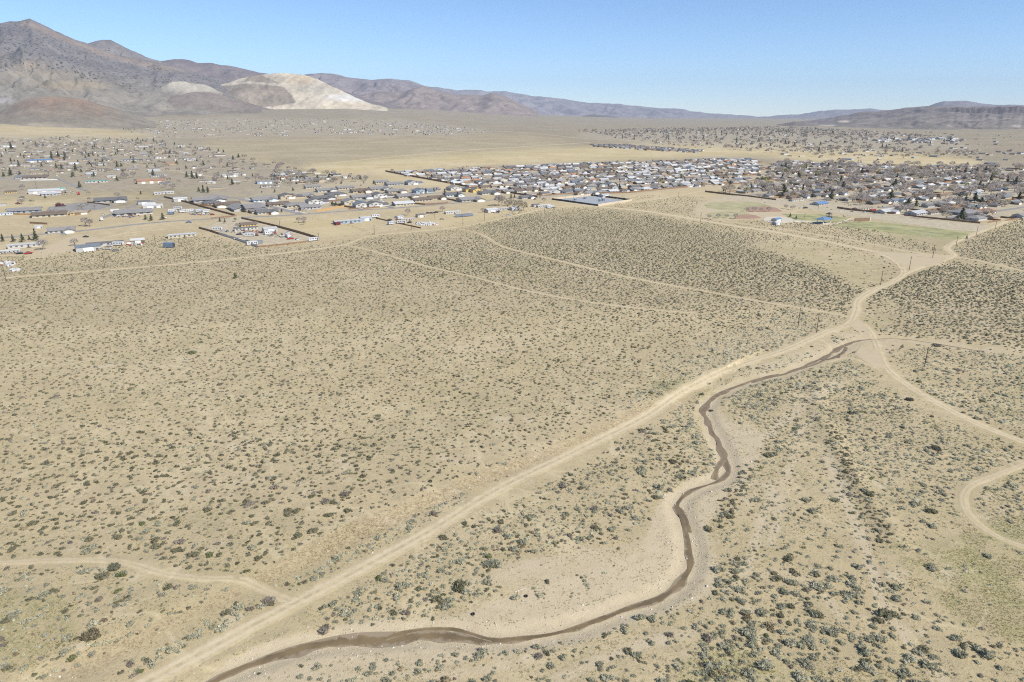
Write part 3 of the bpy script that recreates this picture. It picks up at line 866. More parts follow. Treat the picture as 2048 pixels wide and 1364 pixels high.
# stream water, wet mud and side braids
def stream_extra(V):
    px, py, _ = project(V[:, 0], V[:, 1], V[:, 2])
    return dict(mud=np.clip((1000 - py) / 160, 0, 1))
M_water = m_water()
def bed(x, y, k): return terrain(x, y) + .09 - .03 * abs(k)
ribbon('stream', STREAM, None, M_water, across=7, z=bed, extra=stream_extra, jit=.9)
for pts, w in (([(1447, 915), (1436, 930), (1430, 955)], .8), ([(1640, 716), (1662, 716), (1684, 706), (1695, 692)], .8), ([(1600, 735), (1640, 722), (1668, 700), (1688, 688)], .7), ([(1352, 1010), (1372, 1030), (1378, 1060)], .9),
               ([(1505, 762), (1535, 752), (1560, 746)], .9), ([(770, 1272), (800, 1262), (850, 1254), (905, 1254), (940, 1262), (985, 1275)], .55)):
    L = smooth_line(np.array([(x, y) for x, y in world_line(pts)]), 2)
    ribbon('stream_braid', L, w, M_water, across=5, z=lambda x, y, k: terrain(x, y) + .13 - .03 * abs(k), extra=stream_extra, jit=.5)
CLEAR.append((STREAM[::2, :2], 3.4))

# ------------------------------------------------------------------ air
def make_haze():
    m = bpy.data.materials.new('haze'); m.use_nodes = True
    nt = m.node_tree; nt.nodes.clear()
    out = node(nt, 'ShaderNodeOutputMaterial'); v = node(nt, 'ShaderNodeVolumePrincipled')
    v.inputs['Color'].default_value = (.66, .80, 1.0, 1)
    v.inputs['Density'].default_value = HAZE_DENSITY
    v.inputs['Anisotropy'].default_value = 0.0
    nt.links.new(v.outputs[0], out.inputs['Volume'])
    V, Fc = box(-31000, 31000, -31000, 31000, -70, 1500)
    tag(put('haze', mesh_py('haze', V, Fc, m)), kind='stuff')
make_haze()

# ------------------------------------------------------------------ shrubs of the plain
_ico_V = None
def ico():
    global _ico_V
    if _ico_V is None:
        t = (1 + 5 ** .5) / 2
        v = np.array([(-1, t, 0), (1, t, 0), (-1, -t, 0), (1, -t, 0), (0, -1, t), (0, 1, t), (0, -1, -t), (0, 1, -t), (t, 0, -1), (t, 0, 1), (-t, 0, -1), (-t, 0, 1)], float)
        v /= np.linalg.norm(v[0])
        f = np.array([(0, 11, 5), (0, 5, 1), (0, 1, 7), (0, 7, 10), (0, 10, 11), (1, 5, 9), (5, 11, 4), (11, 10, 2), (10, 7, 6), (7, 1, 8), (3, 9, 4), (3, 4, 2), (3, 2, 6), (3, 6, 8), (3, 8, 9), (4, 9, 5), (2, 4, 11), (6, 2, 10), (8, 6, 7), (9, 8, 1)])
        _ico_V = (v, f)
    return _ico_V

def dome(r, jit, n=5):
    """irregular 15-triangle mound"""
    V = [];
    for k, (rr, z) in enumerate(((1.0, -.05), (.72, .52))):
        for i in range(n):
            t = 2 * math.pi * (i + .5 * k) / n + r.uniform(-.25, .25)
            q = rr * r.uniform(1 - jit, 1 + jit)
            V.append((math.cos(t) * q, math.sin(t) * q, z * r.uniform(.8, 1.2) if z > 0 else z))
    V.append((r.uniform(-.2, .2), r.uniform(-.2, .2), r.uniform(.72, .95)))
    Fc = []
    for i in range(n):
        j = (i + 1) % n
        Fc += [(i, j, n + i), (j, n + j, n + i), (n + i, n + j, 2 * n)]
    return np.array(V), np.array(Fc)

def tent(r):
    V = []
    for i in range(5):
        t = 2 * math.pi * i / 5 + r.uniform(-.3, .3); q = r.uniform(.8, 1.2)
        V.append((math.cos(t) * q, math.sin(t) * q, -.05))
    V.append((r.uniform(-.3, .3), r.uniform(-.3, .3), r.uniform(.85, 1.05)))
    return np.array(V), np.array([(i, (i + 1) % 5, 5) for i in range(5)])

def shrub(seed, lobes, leaves, core='ico', leaf=(.16, .32), twig=.0, flat=.72):
    """unit-radius shrub: a few leafy mounds bristling with leaf clumps; returns verts, tris, per-vertex brightness"""
    r = np.random.default_rng(seed)
    Vs, Fs, Cs = [], [], []; o = 0
    for k in range(lobes):
        a = r.uniform(0, 6.28); q = 0 if lobes == 1 else r.uniform(.25, .62)
        c = np.array([math.cos(a) * q, math.sin(a) * q, 0]); R = 1.0 if lobes == 1 else r.uniform(.40, .66)
        hgt = R * r.uniform(.8, 1.15) * flat
        tone = r.uniform(.85, 1.15)
        if core == 'ico':
            v, f = ico(); v = v * r.uniform(.72, 1.0, (12, 1)) * np.array([R * .9, R * .9, hgt * .85]) + c + [0, 0, hgt * .45]
        else:
            v, f = dome(r, .22, 5 if core == 'dome' else 4) if core != 'tent' else tent(r); v = v * np.array([R, R, hgt * 1.25]) + c
        Vs.append(v); Fs.append(f + o); Cs.append(r.uniform(.72, 1.0, len(v)) * tone); o += len(v)
        for _ in range(leaves):
            u = r.uniform(-.15, 1) ; ph = r.uniform(0, 6.28); s = math.sqrt(max(0, 1 - u * u))
            d = np.array([s * math.cos(ph), s * math.sin(ph), u])
            base = c + d * np.array([R, R, hgt]) * r.uniform(.7, .95) + [0, 0, hgt * .35]
            L = r.uniform(*leaf)
            tip = base + (d * .6 + np.array([0, 0, .55]) + r.normal(size=3) * .25) * L
            sd = np.cross(d, r.normal(size=3)); sd /= np.linalg.norm(sd) + 1e-6
            w = L * r.uniform(.35, .6) * (1 - .7 * twig)
            Vs.append(np.array([base - sd * w, base + sd * w, tip])); Fs.append(np.array([[o, o + 1, o + 2]])); o += 3
            b = r.uniform(.8, 1.3) * tone; Cs.append(np.array([b * .85, b * .85, b]))
    V = np.concatenate(Vs); V[:, 2] = np.maximum(V[:, 2], -.08)
    return V, np.concatenate(Fs), np.concatenate(Cs)

#               label look                         albedo
SHRUB_COL = {'olive': ('dark olive sagebrush', (.215, .20, .125)), 'silver': ('silvery grey rabbitbrush', (.47, .445, .32)), 'blue': ('blue-grey sagebrush', (.36, .345, .24)),
             'mauve': ('leafless purplish shrub', (.29, .25, .195)), 'green': ('bright green shrub', (.20, .21, .10)), 'straw': ('straw coloured dead shrub', (.34, .28, .175))}

dens = Map(); kind = Map(); size = Map(); size.a += 1.0
def zone(poly, d, k, s=1.0):
    dens.add(poly, d); kind.add(poly, k); size.add(poly, s)
# kind: 0 dark olive plain, 1 mixed, 2 silver, 3 blue-grey large
PLAIN = [(L_, 506), (0, 506), (60, 514), (200, 498), (350, 503), (516, 500), (640, 492), (740, 476), (900, 463), (960, 449), (1060, 432), (1110, 419), (1200, 416), (1300, 430), (1500, 462), (1700, 492), (1790, 528), (1806, 548),
         (1745, 585), (1712, 620), (1697, 648), (1570, 700), (1400, 770), (1160, 885), (960, 960), (720, 1065), (520, 1160), (300, 1260), (0, 1390), (L_, 1420)]
zone(PLAIN, .105, 0, .92)
zone([(L_, 560), (0, 545), (640, 500), (760, 520), (700, 640), (300, 720), (L_, 720)], .115, 0, .82)
zone([(960, 449), (1110, 419), (1200, 416), (1300, 432), (1500, 480), (1640, 535), (1740, 590), (1690, 640), (1540, 608), (1250, 555), (1050, 505), (965, 470)], .20, 0, 1.0)
zone([(760, 510), (965, 470), (1050, 505), (1250, 556), (1500, 604), (1560, 640), (1330, 640), (1050, 590), (860, 540)], .155, 0, .95)
zone([(1480, 490), (1620, 480), (1760, 515), (1802, 548), (1720, 580), (1640, 535), (1560, 512)], .012, 0, .9)
zone([(1000, 424), (1110, 420), (1200, 417), (1300, 430), (1280, 440), (1080, 436)], .12, 0, .9)
zone([(1330, 450), (1480, 455), (1640, 470), (1830, 500), (1700, 488), (1560, 462), (1420, 445)], .09, 0, .9)
zone([(1200, 408), (1300, 390), (1400, 385), (1390, 430), (1450, 446), (1300, 420)], .06, 0, .9)
zone([(1450, 445), (1560, 442), (1690, 436), (1760, 470), (1860, 490), (1880, 506), (1760, 488), (1560, 460)], .10, 0, .9)
zone([(30, 515), (200, 500), (360, 470), (516, 497), (640, 490), (430, 516), (200, 536), (30, 548)], .13, 0, .9)
zone([(340, 500), (380, 470), (510, 495), (420, 512)], .14, 0, .9)
zone([(1340, 700), (1500, 650), (1600, 610), (1690, 636), (1697, 650), (1570, 698), (1400, 765), (1290, 800)], .19, 2, .92)
zone([(1250, 800), (1400, 730), (1500, 690), (1640, 664), (1570, 700), (1400, 768), (1290, 834), (1150, 900), (1000, 972), (860, 1058), (700, 1145), (620, 1185), (560, 1180), (720, 1085), (960, 972), (1180, 892)], .255, 2, 1.1)
zone([(620, 1205), (640, 1190), (560, 1165), (420, 1240), (240, 1340), (260, 1364), (320, 1345)], .32, 2, 1.2)
zone([(L_, 1170), (0, 1150), (230, 1130), (330, 1160), (480, 1175), (360, 1225), (240, 1290), (60, 1390), (L_, 1400)], .10, 1, 1.1)
zone([(640, 1215), (900, 1070), (1200, 915), (1300, 850), (1400, 785), (1395, 850), (1425, 905), (1425, 945), (1370, 965), (1310, 1005), (1290, 1090), (1000, 1180), (860, 1235), (640, 1262)], .17, 1, 1.1)
zone([(1330, 850), (1385, 815), (1420, 880), (1435, 935), (1385, 955), (1330, 930)], .36, 2, 1.1)
zone([(1310, 850), (1335, 845), (1385, 940), (1375, 965), (1330, 930)], .22, 0, 1.15)
zone([(1000, 1120), (1290, 1075), (1300, 1110), (1080, 1165), (980, 1180)], .01, 1, .9)
zone([(980, 1190), (1080, 1170), (1290, 1120), (1290, 1160), (1160, 1200), (1000, 1220), (900, 1240)], .05, 1, 1.0)
zone([(1440, 800), (1500, 765), (1640, 730), (1700, 705), (1745, 740), (1790, 790), (1890, 850), (2500, 1060), (2500, 1450), (300, 1450), (560, 1340), (860, 1315), (1160, 1280), (1330, 1215), (1420, 1205), (1450, 1110), (1425, 1060), (1460, 990), (1520, 930), (1535, 860), (1480, 845)], .16, 3, 1.12)
zone([(1470, 790), (1520, 770), (1560, 790), (1540, 850), (1490, 840)], .30, 2, 1.2)
zone([(1640, 800), (1720, 770), (1900, 850), (2060, 910), (2060, 930), (1935, 975), (1860, 1020), (1780, 960), (1680, 870)], .24, 3, 1.12)
zone([(1640, 850), (1668, 850), (1705, 920), (1735, 985), (1790, 1070), (1760, 1085), (1715, 1030), (1680, 930)], .36, 0, 1.08)
zone([(1450, 1000), (1500, 950), (1530, 900), (1560, 880), (1590, 920), (1540, 1000), (1450, 1090), (1425, 1070)], .085, 3, 1.1)
zone([(1480, 935), (1510, 930), (1470, 1030), (1435, 1070), (1425, 1050)], .30, 0, 1.2)
zone([(1590, 920), (1640, 900), (1700, 1020), (1735, 1090), (1600, 1100), (1500, 1080), (1540, 1010)], .08, 3, 1.1)
zone([(1450, 1100), (1740, 1100), (2500, 1060), (2500, 1450), (1340, 1450), (1400, 1240)], .10, 3, 1.38)
zone([(1760, 1100), (2060, 1020), (2060, 1260), (1940, 1280), (1840, 1180)], .035, 3, 1.1)
zone([(300, 1450), (560, 1345), (760, 1325), (1000, 1320), (1160, 1290), (1330, 1240), (1400, 1240), (1330, 1450)], .085, 3, 1.2)
zone([(1930, 1000), (1985, 965), (2060, 945), (2060, 1060), (1960, 1040)], .22, 3, 1.15)
zone([(1780, 700), (1860, 695), (2060, 715), (2500, 740), (2500, 1000), (2060, 880), (1890, 808), (1800, 760)], .22, 3, 1.08)
zone([(1728, 640), (1745, 590), (1815, 552), (1900, 525), (2060, 550), (2500, 560), (2500, 720), (2060, 700), (1900, 678), (1780, 668)], .20, 0, 1.05)
zone([(1900, 505), (1960, 470), (2045, 435), (2500, 400), (2500, 560), (2060, 542), (1920, 515)], .15, 0, .95)
zone([(1715, 620), (1790, 598), (1800, 650), (1760, 668), (1735, 650)], .06, 0, .9)
zone([(1640, 690), (1700, 655), (1730, 670), (1690, 684), (1650, 712), (1560, 742), (1480, 755), (1420, 790), (1480, 738)], .10, 2, .9)
zone([(478, 1172), (520, 1140), (700, 1045), (960, 945), (1160, 870), (1360, 775), (1372, 790), (1180, 888), (980, 964), (740, 1074), (565, 1160), (520, 1180)], .008, 1, .8)
dens.add([(0, 900), (400, 860), (760, 880), (700, 1040), (480, 1160), (0, 1110)], .125)
size.add([(L_, 900), (400, 860), (760, 880), (700, 1040), (480, 1160), (L_, 1110)], 1.08)
dens.blur(4, 2); size.blur(4, 2)

def scatter(cell, d0, d1, amax=47.5):
    n = int(d1 / cell)
    i, j = np.meshgrid(np.arange(-n, n), np.arange(int(d0 * .6 / cell), n))
    x = (i.ravel() + rng.uniform(0, 1, i.size)) * cell; y = (j.ravel() + rng.uniform(0, 1, i.size)) * cell
    d = np.hypot(x, y)
    m = (d > d0) & (d < d1) & (np.abs(np.arctan2(x, y)) < math.radians(amax))
    return x[m], y[m]

def far_from_tracks(x, y, margin=0.0):
    ok = np.ones(len(x), bool)
    for line, dist in CLEAR:
        lo, hi = line.min(0) - dist - 2, line.max(0) + dist + 2
        m = (x > lo[0]) & (x < hi[0]) & (y > lo[1]) & (y < hi[1]) & ok
        if not m.any(): continue
        k = np.where(m)[0]
        best = np.full(len(k), 1e9)
        for q in range(len(line) - 1):
            ax, ay = line[q]; ux, uy = line[q + 1] - line[q]
            t = np.clip(((x[k] - ax) * ux + (y[k] - ay) * uy) / (ux * ux + uy * uy + 1e-9), 0, 1)
            best = np.minimum(best, np.hypot(x[k] - ax - t * ux, y[k] - ay - t * uy))
        ok[k[best < dist + margin]] = False
    return ok

sx, sy = scatter(1.45, 92, 960)
ex, ey = scatter(2.15, 92, 960)
even = np.r_[np.zeros(len(sx), bool), np.ones(len(ex), bool)]          # the plain's shrubs keep their distance from each other
sx, sy = np.r_[sx, ex], np.r_[sy, ey]
sz = terrain(sx, sy)
qx, qy, _ = project(sx, sy, sz)
wx = qx + 7 * wob(sx, sy, 7, 9); wy = qy + 4 * wob(sx, sy, 7, 33)
clump = fbm(sx / 9.0, sy / 9.0, 3); clump2 = fbm(sx / 34.0 + 50, sy / 34.0, 3)
plain = np.rint(kind.at(qx, qy)) == 0
b1 = np.clip(.35 + 2.2 * (clump - .22), .12, 1.9); b2 = np.clip(.55 + 1.5 * (clump2 - .2), .4, 1.5)
p = dens.at(wx, wy) * 1.45 ** 2 * np.where(plain, 2.45 * (.55 + .45 * b1) * (.7 + .3 * b2), 2.6 * np.where(dens.at(qx, qy) > .26, np.maximum(b1 * b2, .7), b1 * b2))
p = np.where(even, np.where(plain, dens.at(wx, wy) * 2.15 ** 2 * 1.4 * (.72 + .28 * b1), 0), np.where(plain & (dens.at(qx, qy) < .26), p * .16, p))
keep = (rng.uniform(size=len(sx)) < p) & (qy < 1500)
sx, sy, sz, qx, qy, even = sx[keep], sy[keep], sz[keep], qx[keep], qy[keep], even[keep]
ok = far_from_tracks(sx, sy)
sx, sy, sz, qx, qy, even = sx[ok], sy[ok], sz[ok], qx[ok], qy[ok], even[ok]
kd = np.rint(kind.at(qx, qy)).astype(int)
u = rng.uniform(size=len(sx))
KN = ['olive', 'silver', 'blue', 'mauve', 'green', 'straw']
cut = {0: (.62, .66, .86, .965, .98, 1), 1: (.16, .52, .85, .96, .98, 1), 2: (.06, .78, .92, .97, .985, 1), 3: (.08, .42, .93, .965, .98, 1)}
sk = np.zeros(len(sx), int)
for k, c in cut.items():
    m = kd == k; sk[m] = np.searchsorted(np.array(c), u[m])
sr = size.at(qx, qy) * np.clip(rng.lognormal(-.76, .42, len(sx)), .2, 1.3)
sr = np.where((kd >= 1), sr * 1.06, sr)
sr = np.where(even, size.at(qx, qy) * np.clip(rng.lognormal(-.42, .30, len(sx)), .3, 1.2), sr)
sr = np.where(kd == 3, sr * .94, sr)
sdist = np.sqrt(sx ** 2 + sy ** 2 + (H - sz) ** 2)

inframe = (qx > -10) & (qx < 2058) & (qy < 1372)
app = np.where(inframe, sr / sdist, 0)
top = np.argsort(-app)[:300]
rest = np.ones(len(sx), bool); rest[top] = False

SH0 = {k: [shrub(100 + i * 7 + j, 5 + (i + j) % 3, 34 if k != 'mauve' else 44, leaf=(.14, .3) if k != 'mauve' else (.22, .42), twig=.0 if k != 'mauve' else .75) for i in range(6)] for j, k in enumerate(KN)}
def tint(col, c): return np.clip(np.asarray(col)[None] * c[:, None], 0, 1)
SH0M = {k: [mesh_np('shrub_' + k, v, f, M_leaf, dict(col=tint(SHRUB_COL[k][1], c * (1.3 if k in ('olive', 'mauve') else 1.18)))) for v, f, c in SH0[k]] for k in KN}

def where_bush(px, py, k):
    if py > 1180 and px < 500: return 'left of the road at lower left'
    if px < 640 and py > 1180: return 'between road and stream near the bottom edge'
    if px < 900 and py > 1290: return 'below the stream at bottom left'
    if 640 <= px < 1350 and py > 1290: return 'below the stream bend near the bottom edge'
    if px < 1350 and py > 1170: return 'just above the stream near the tyres'
    if px < 1000 and py > 1000: return 'beside the dirt road above the tyres'
    if px < 1350 and py > 1000: return 'on the sandy flat left of the stream bend'
    if px >= 1750 and py > 1250: return 'in the lower right corner near the grass'
    if px >= 1350 and py > 1250: return 'near the bottom edge right of the stream'
    if px >= 1750: return 'below the spur track at the right'
    if px >= 1550: return 'between the stream and the right grass'
    if px >= 1350: return 'on the sand right of the stream'
    return 'on the plain left of the dirt road'
for n, i in enumerate(top):
    k = KN[sk[i]]; me = SH0M[k][int(rng.integers(6))]
    o = put('shrub', me, (sx[i], sy[i], sz[i] - .05), rng.uniform(0, 6.28), scale=(sr[i], sr[i] * rng.uniform(.8, 1.2), sr[i] * rng.uniform(.85, 1.1)))
    big = 'very large' if sr[i] > 1.25 else 'large' if sr[i] > 1.05 else 'middling' if sr[i] > .88 else 'small'
    nn = np.sort(np.hypot(sx - sx[i], sy - sy[i]))[1:3]
    near = 'solitary' if nn[0] > 2.3 else 'crowded' if nn[1] < 1.5 else ''
    tag(o, f'{big} {near} {SHRUB_COL[k][0]} {where_bush(qx[i], qy[i], k)}'.replace('  ', ' '), 'shrub', 'shrubs dotting the desert plain')

def scatter_mesh(name, protos, X, Y, Z, R, ROT, COLS, mat, sink=.05, zs=None, attr='col'):
    """many small copies joined into one real mesh"""
    which = rng.integers(len(protos), size=len(X))
    Vs, Fs, Cs = [], [], []; o = 0
    for w, (v, f, c) in enumerate(protos):
        m = np.where(which == w)[0]
        if not len(m): continue
        ca, sa = np.cos(ROT[m])[:, None], np.sin(ROT[m])[:, None]; r = R[m][:, None]
        rz = r if zs is None else (R * zs)[m][:, None]
        V = np.stack([(v[None, :, 0] * ca - v[None, :, 1] * sa) * r + X[m][:, None], (v[None, :, 0] * sa + v[None, :, 1] * ca) * r + Y[m][:, None], v[None, :, 2] * rz + (Z[m] - sink)[:, None]], -1)
        Fa = f[None] + (np.arange(len(m)) * len(v))[:, None, None] + o
        C = COLS[m][:, None, :] * c[None, :, None]
        Vs.append(V.reshape(-1, 3)); Fs.append(Fa.reshape(-1, 3)); Cs.append(C.reshape(-1, 3)); o += len(m) * len(v)
    me = mesh_np(name, np.concatenate(Vs), np.concatenate(Fs), mat, {attr: np.clip(np.concatenate(Cs), 0, 1)})
    return tag(put(name, me), kind='stuff')

colarr = np.array([SHRUB_COL[k][1] for k in KN])
tone = rng.uniform(.8, 1.22, len(sx)) * (1 + .12 * wob(sx, sy, 40, 2))
BC = colarr[sk] * tone[:, None]
rot = rng.uniform(0, 6.28, len(sx))
lods = [((0, 185), [(lambda q: (q[0], q[1], q[2] * 1.18))(shrub(300 + i, 4, 20)) for i in range(8)]), ((185, 300), [shrub(400 + i, 2 + i % 2, 7, core='dome', leaf=(.22, .42)) for i in range(8)]),
        ((300, 470), [shrub(500 + i, 1 + i % 2, 3, core='dome4', leaf=(.3, .5)) for i in range(8)]), ((470, 590), [shrub(600 + i, 1, 0, core='dome4') for i in range(8)]), ((590, 2000), [shrub(700 + i, 1, 0, core='tent') for i in range(8)])]
ntri = 0
for n, ((a, b), pr) in enumerate(lods):
    m = rest & (sdist >= a) & (sdist < b)
    o = scatter_mesh('sagebrush', pr, sx[m], sy[m], sz[m], sr[m], rot[m], BC[m], M_leaf, zs=rng.uniform(.8, 1.15, len(sx)) if False else None)
    ntri += len(o.data.polygons)
print('SHRUBS', len(sx), 'tris', ntri)

# ------------------------------------------------------------------ grass tufts
gx_, gy_ = scatter(.55, 95, 300)
gz_ = terrain(gx_, gy_); px_, py_, _ = project(gx_, gy_, gz_)
gp = grass.at(px_ + 14 * wob(gx_, gy_, 6, 40), py_ + 9 * wob(gx_, gy_, 6, 12)) * np.clip(2.6 * (fbm(gx_ / 5, gy_ / 5, 3) - .3), 0, 1)
m = (rng.uniform(size=len(gx_)) < gp * 2.2) & (px_ > -60) & (px_ < 2110) & (py_ < 1450)
gx_, gy_, gz_ = gx_[m], gy_[m], gz_[m]; m = far_from_tracks(gx_, gy_, .3); gx_, gy_, gz_ = gx_[m], gy_[m], gz_[m]
def tuft(seed):
    r = np.random.default_rng(seed); V, Fc, C = [], [], []
    for i in range(6):
        a = r.uniform(0, 6.28); b = np.array([math.cos(a) * .5 * r.uniform(.2, 1), math.sin(a) * .5 * r.uniform(.2, 1), 0]); q = r.uniform(0, 6.28)
        s = np.array([math.cos(q), math.sin(q), 0]) * .14
        V += [b - s, b + s, b + np.array([math.cos(a) * .45, math.sin(a) * .45, r.uniform(.5, .9)])]; k = len(V); Fc.append((k - 3, k - 2, k - 1)); C += [.9, .9, 1.15]
    return np.array(V), np.array(Fc), np.array(C)
gc = np.where(rng.uniform(size=(len(gx_), 1)) < .6, np.array([[.225, .235, .085]]), np.array([[.33, .29, .14]])) * rng.uniform(.8, 1.2, (len(gx_), 1))
scatter_mesh('grass', [tuft(i) for i in range(6)], gx_, gy_, gz_, rng.uniform(.2, .45, len(gx_)), rng.uniform(0, 6.28, len(gx_)), gc, M_leaf, sink=.02)
hx, hy = scatter(1.3, 95, 290)
hz = terrain(hx, hy); hpx, hpy, _ = project(hx, hy, hz)
m = (rng.uniform(size=len(hx)) < np.clip(1.8 * (fbm(hx / 8, hy / 8, 3) - .38), 0, .6) * (sand.at(hpx, hpy) < .3)) & (hpx > -60) & (hpx < 2110) & (hpy < 1450)
hx, hy, hz = hx[m], hy[m], hz[m]; m = far_from_tracks(hx, hy, -.3); hx, hy, hz = hx[m], hy[m], hz[m]
hc = np.array([[.36, .31, .18]]) * rng.uniform(.6, 1.15, (len(hx), 1))
scatter_mesh('dry_grass', [tuft(i + 10) for i in range(6)], hx, hy, hz, rng.uniform(.14, .34, len(hx)), rng.uniform(0, 6.28, len(hx)), hc, M_leaf, sink=.02)
print('GRASS', len(gx_), len(hx))

# ------------------------------------------------------------------ stones in the wash
def stone(seed):
    r = np.random.default_rng(seed); v, f = ico()
    return v * r.uniform(.7, 1.15, (12, 1)) * np.array([1, r.uniform(.65, 1), r.uniform(.45, .8)]), f, r.uniform(.85, 1.15, 12)
tx, ty = scatter(.45, 95, 330)
tz = terrain(tx, ty); px_, py_, _ = project(tx, ty, tz)
ds, _, _ = poly_dist(tx, ty, STREAM_C)
tp = (sand.at(px_, py_) * .16 + .75 * np.exp(-((ds - 2.4) / 1.9) ** 2) * (py_ > 780)) * np.clip(2.4 * (fbm(tx / 4, ty / 4, 3) - .3), .04, 1.2) + .0022 + .10 * scarp.at(px_, py_)
m = (rng.uniform(size=len(tx)) < tp * .5) & (px_ > -40) & (px_ < 2090) & (py_ < 1430)
tx, ty, tz, ds, px_, py_ = tx[m], ty[m], tz[m], ds[m], px_[m], py_[m]; m = far_from_tracks(tx, ty, -2.6) & (ds > 0.2); tx, ty, tz, px_, py_, ds = tx[m], ty[m], tz[m], px_[m], py_[m], ds[m]
tr = np.clip(rng.lognormal(-2.15, .45, len(tx)), .06, .55)
tcol = np.array([[.46, .42, .35]]) * rng.uniform(.45, 1.2, (len(tx), 1)) * np.array([[1, .985, .95]])
tbig = np.argsort(-tr * ((px_ > 0) & (px_ < 2048) & (py_ < 1364)) / np.hypot(np.hypot(tx, ty), H))[:70]
mk = np.ones(len(tx), bool); mk[tbig] = False
protos = [stone(i) for i in range(8)]
scatter_mesh('gravel', protos, tx[mk], ty[mk], tz[mk], tr[mk], rng.uniform(0, 6.28, mk.sum()), tcol[mk], M_stone, sink=-.02)
smesh = [mesh_np('stone', v, f, M_stone, dict(col=tint((.52, .48, .41), c))) for v, f, c in protos]
for i in tbig:
    o = put('stone', smesh[int(rng.integers(8))], (tx[i], ty[i], tz[i] + .03), rng.uniform(0, 6.28), scale=tr[i])
    where = 'in the shallow water of the stream' if ds[i] < 1.8 else 'at the edge of the stream' if ds[i] < 5 else 'on the bare scarp by the road' if px_[i] < 1100 and py_[i] < 1170 else 'on the pale wash sand'
    part = 'at the bottom left' if px_[i] < 700 else 'near the bottom centre' if px_[i] < 1250 else 'by the right hand bend'
    tag(o, f'pale stone {where} {part}', 'stone', 'pale stones along the wash')
print('STONES', len(tx))

# ------------------------------------------------------------------ a few singled-out things lying on the sand
def torus(R, r, n=18, k=8):
    V, Fc = [], []
    for i in range(n):
        for j in range(k):
            a, b = 2 * math.pi * i / n, 2 * math.pi * j / k
            V.append(((R + r * math.cos(b)) * math.cos(a), (R + r * math.cos(b)) * math.sin(a), r * math.sin(b) * 1.25))
    for i in range(n):
        for j in range(k):
            Fc.append((i * k + j, ((i + 1) % n) * k + j, ((i + 1) % n) * k + (j + 1) % k, i * k + (j + 1) % k))
    return V, Fc
for (px, py), lab in zip([(1052, 1193), (946, 1229), (888, 1008)], ['black tyre lying flat beside the pale branch on the sand', 'black tyre lying on the sand just above the stream', 'black tyre among silvery brush left of the dirt road']):
    x, y, z = P1(px, py)
    tag(put('tyre', mesh_py('tyre', *torus(.31, .135), M_tyre), (x, y, z + .16)), lab, 'tyre', 'tyres dumped in the desert')
x, y, z = P1(1040, 1182)
tw = [tube((-1.2, -.5, .1), (.4, .1, .35), .10, .09), tube((.4, .1, .35), (1.3, .5, .25), .09, .04), tube((-.3, -.15, .25), (-.6, -1.1, .15), .07, .03), tube((.2, .0, .3), (.0, .7, .5), .05, .02)]
M_drift = m_flat('bleached_wood', (.58, .52, .43), .15, 3)
o = put('driftwood', None, (x, y, z)) if False else tag(empty('driftwood', (x, y, z)), 'bleached forked branch lying on the sand above the tyre', 'branch')
for i, t in enumerate(tw): put('limb', mesh_py('limb', *t, M_drift), parent=o)
# darker, larger plants that stand out
def lone(px, py, R, k, label, hs=1.0, seed=5, cat='shrub'):
    x, y, z = P1(px, py)
    v, f, c = shrub(seed, 8, 60, leaf=(.12, .26)); v = v * np.array([1, 1, hs])
    tag(put('shrub', mesh_np('lone_shrub', v, f, M_leaf, dict(col=tint(k, c * 1.5))), (x, y, z - .05), scale=R), label, cat)
lone(918, 1175, 2.0, (.165, .16, .095), 'large round olive shrub alone on the sand left of the tyres')
lone(185, 1272, 1.9, (.17, .145, .09), 'big twiggy olive brown shrub on the bank at lower left', seed=8)
lone(230, 1137, 1.7, (.15, .15, .10), 'dark spreading shrub beside the faint track at lower left', .9, seed=9)
lone(385, 706, 2.2, (.19, .20, .11), 'wide dark green shrub alone on the plain at left', .8, seed=10)
lone(1871, 692, 2.4, (.20, .18, .13), 'wide brownish shrub clump beside the end of the stream', .7, seed=11)
lone(1872, 898, 1.8, (.16, .15, .10), 'darker olive shrub in the brush below the right hand road', .8, seed=12)
lone(1818, 800, 1.5, (.14, .13, .10), 'small dark dead shrub beside the right hand dirt road', 1.2, seed=13)
lone(1422, 822, .8, (.14, .12, .09), 'small dark brown shrub at the upper bend of the stream', 1.2, seed=14)

# ------------------------------------------------------------------ colours of roofs and walls
ROOF = {'charcoal': (.135, .13, .125), 'grey': (.225, .213, .20), 'brown': (.15, .115, .085), 'tan': (.30, .245, .18), 'pale grey': (.40, .40, .39), 'white': (.52, .515, .49), 'blue': (.13, .22, .36), 'green': (.16, .34, .26), 'terracotta': (.36, .19, .11), 'slate blue': (.15, .17, .19)}
WALL = {'white': (.47, .45, .41), 'cream': (.47, .42, .32), 'beige': (.43, .365, .275), 'tan': (.38, .31, .22), 'grey': (.40, .40, .39), 'blue-grey': (.30, .36, .42), 'brown': (.20, .145, .10), 'yellow': (.58, .42, .17), 'pale blue': (.50, .58, .63)}
M_roof = {k: m_roof('roof_' + k.replace(' ', '_'), v, k not in ('white', 'blue', 'green')) for k, v in ROOF.items()}
M_wall = {k: m_flat('siding_' + k.replace(' ', '_').replace('-', '_'), v, .07, .8, .8, coords='object') for k, v in WALL.items()}
M_fence = m_flat('fence_wood', (.20, .125, .075), .3, 1.3, .9, col2=(.26, .17, .105))
M_fence_new = m_flat('new_fence_wood', (.46, .29, .13), .2, 1.3, .9)
M_door = m_flat('dark_door', (.10, .085, .07), .2, 1, .7)

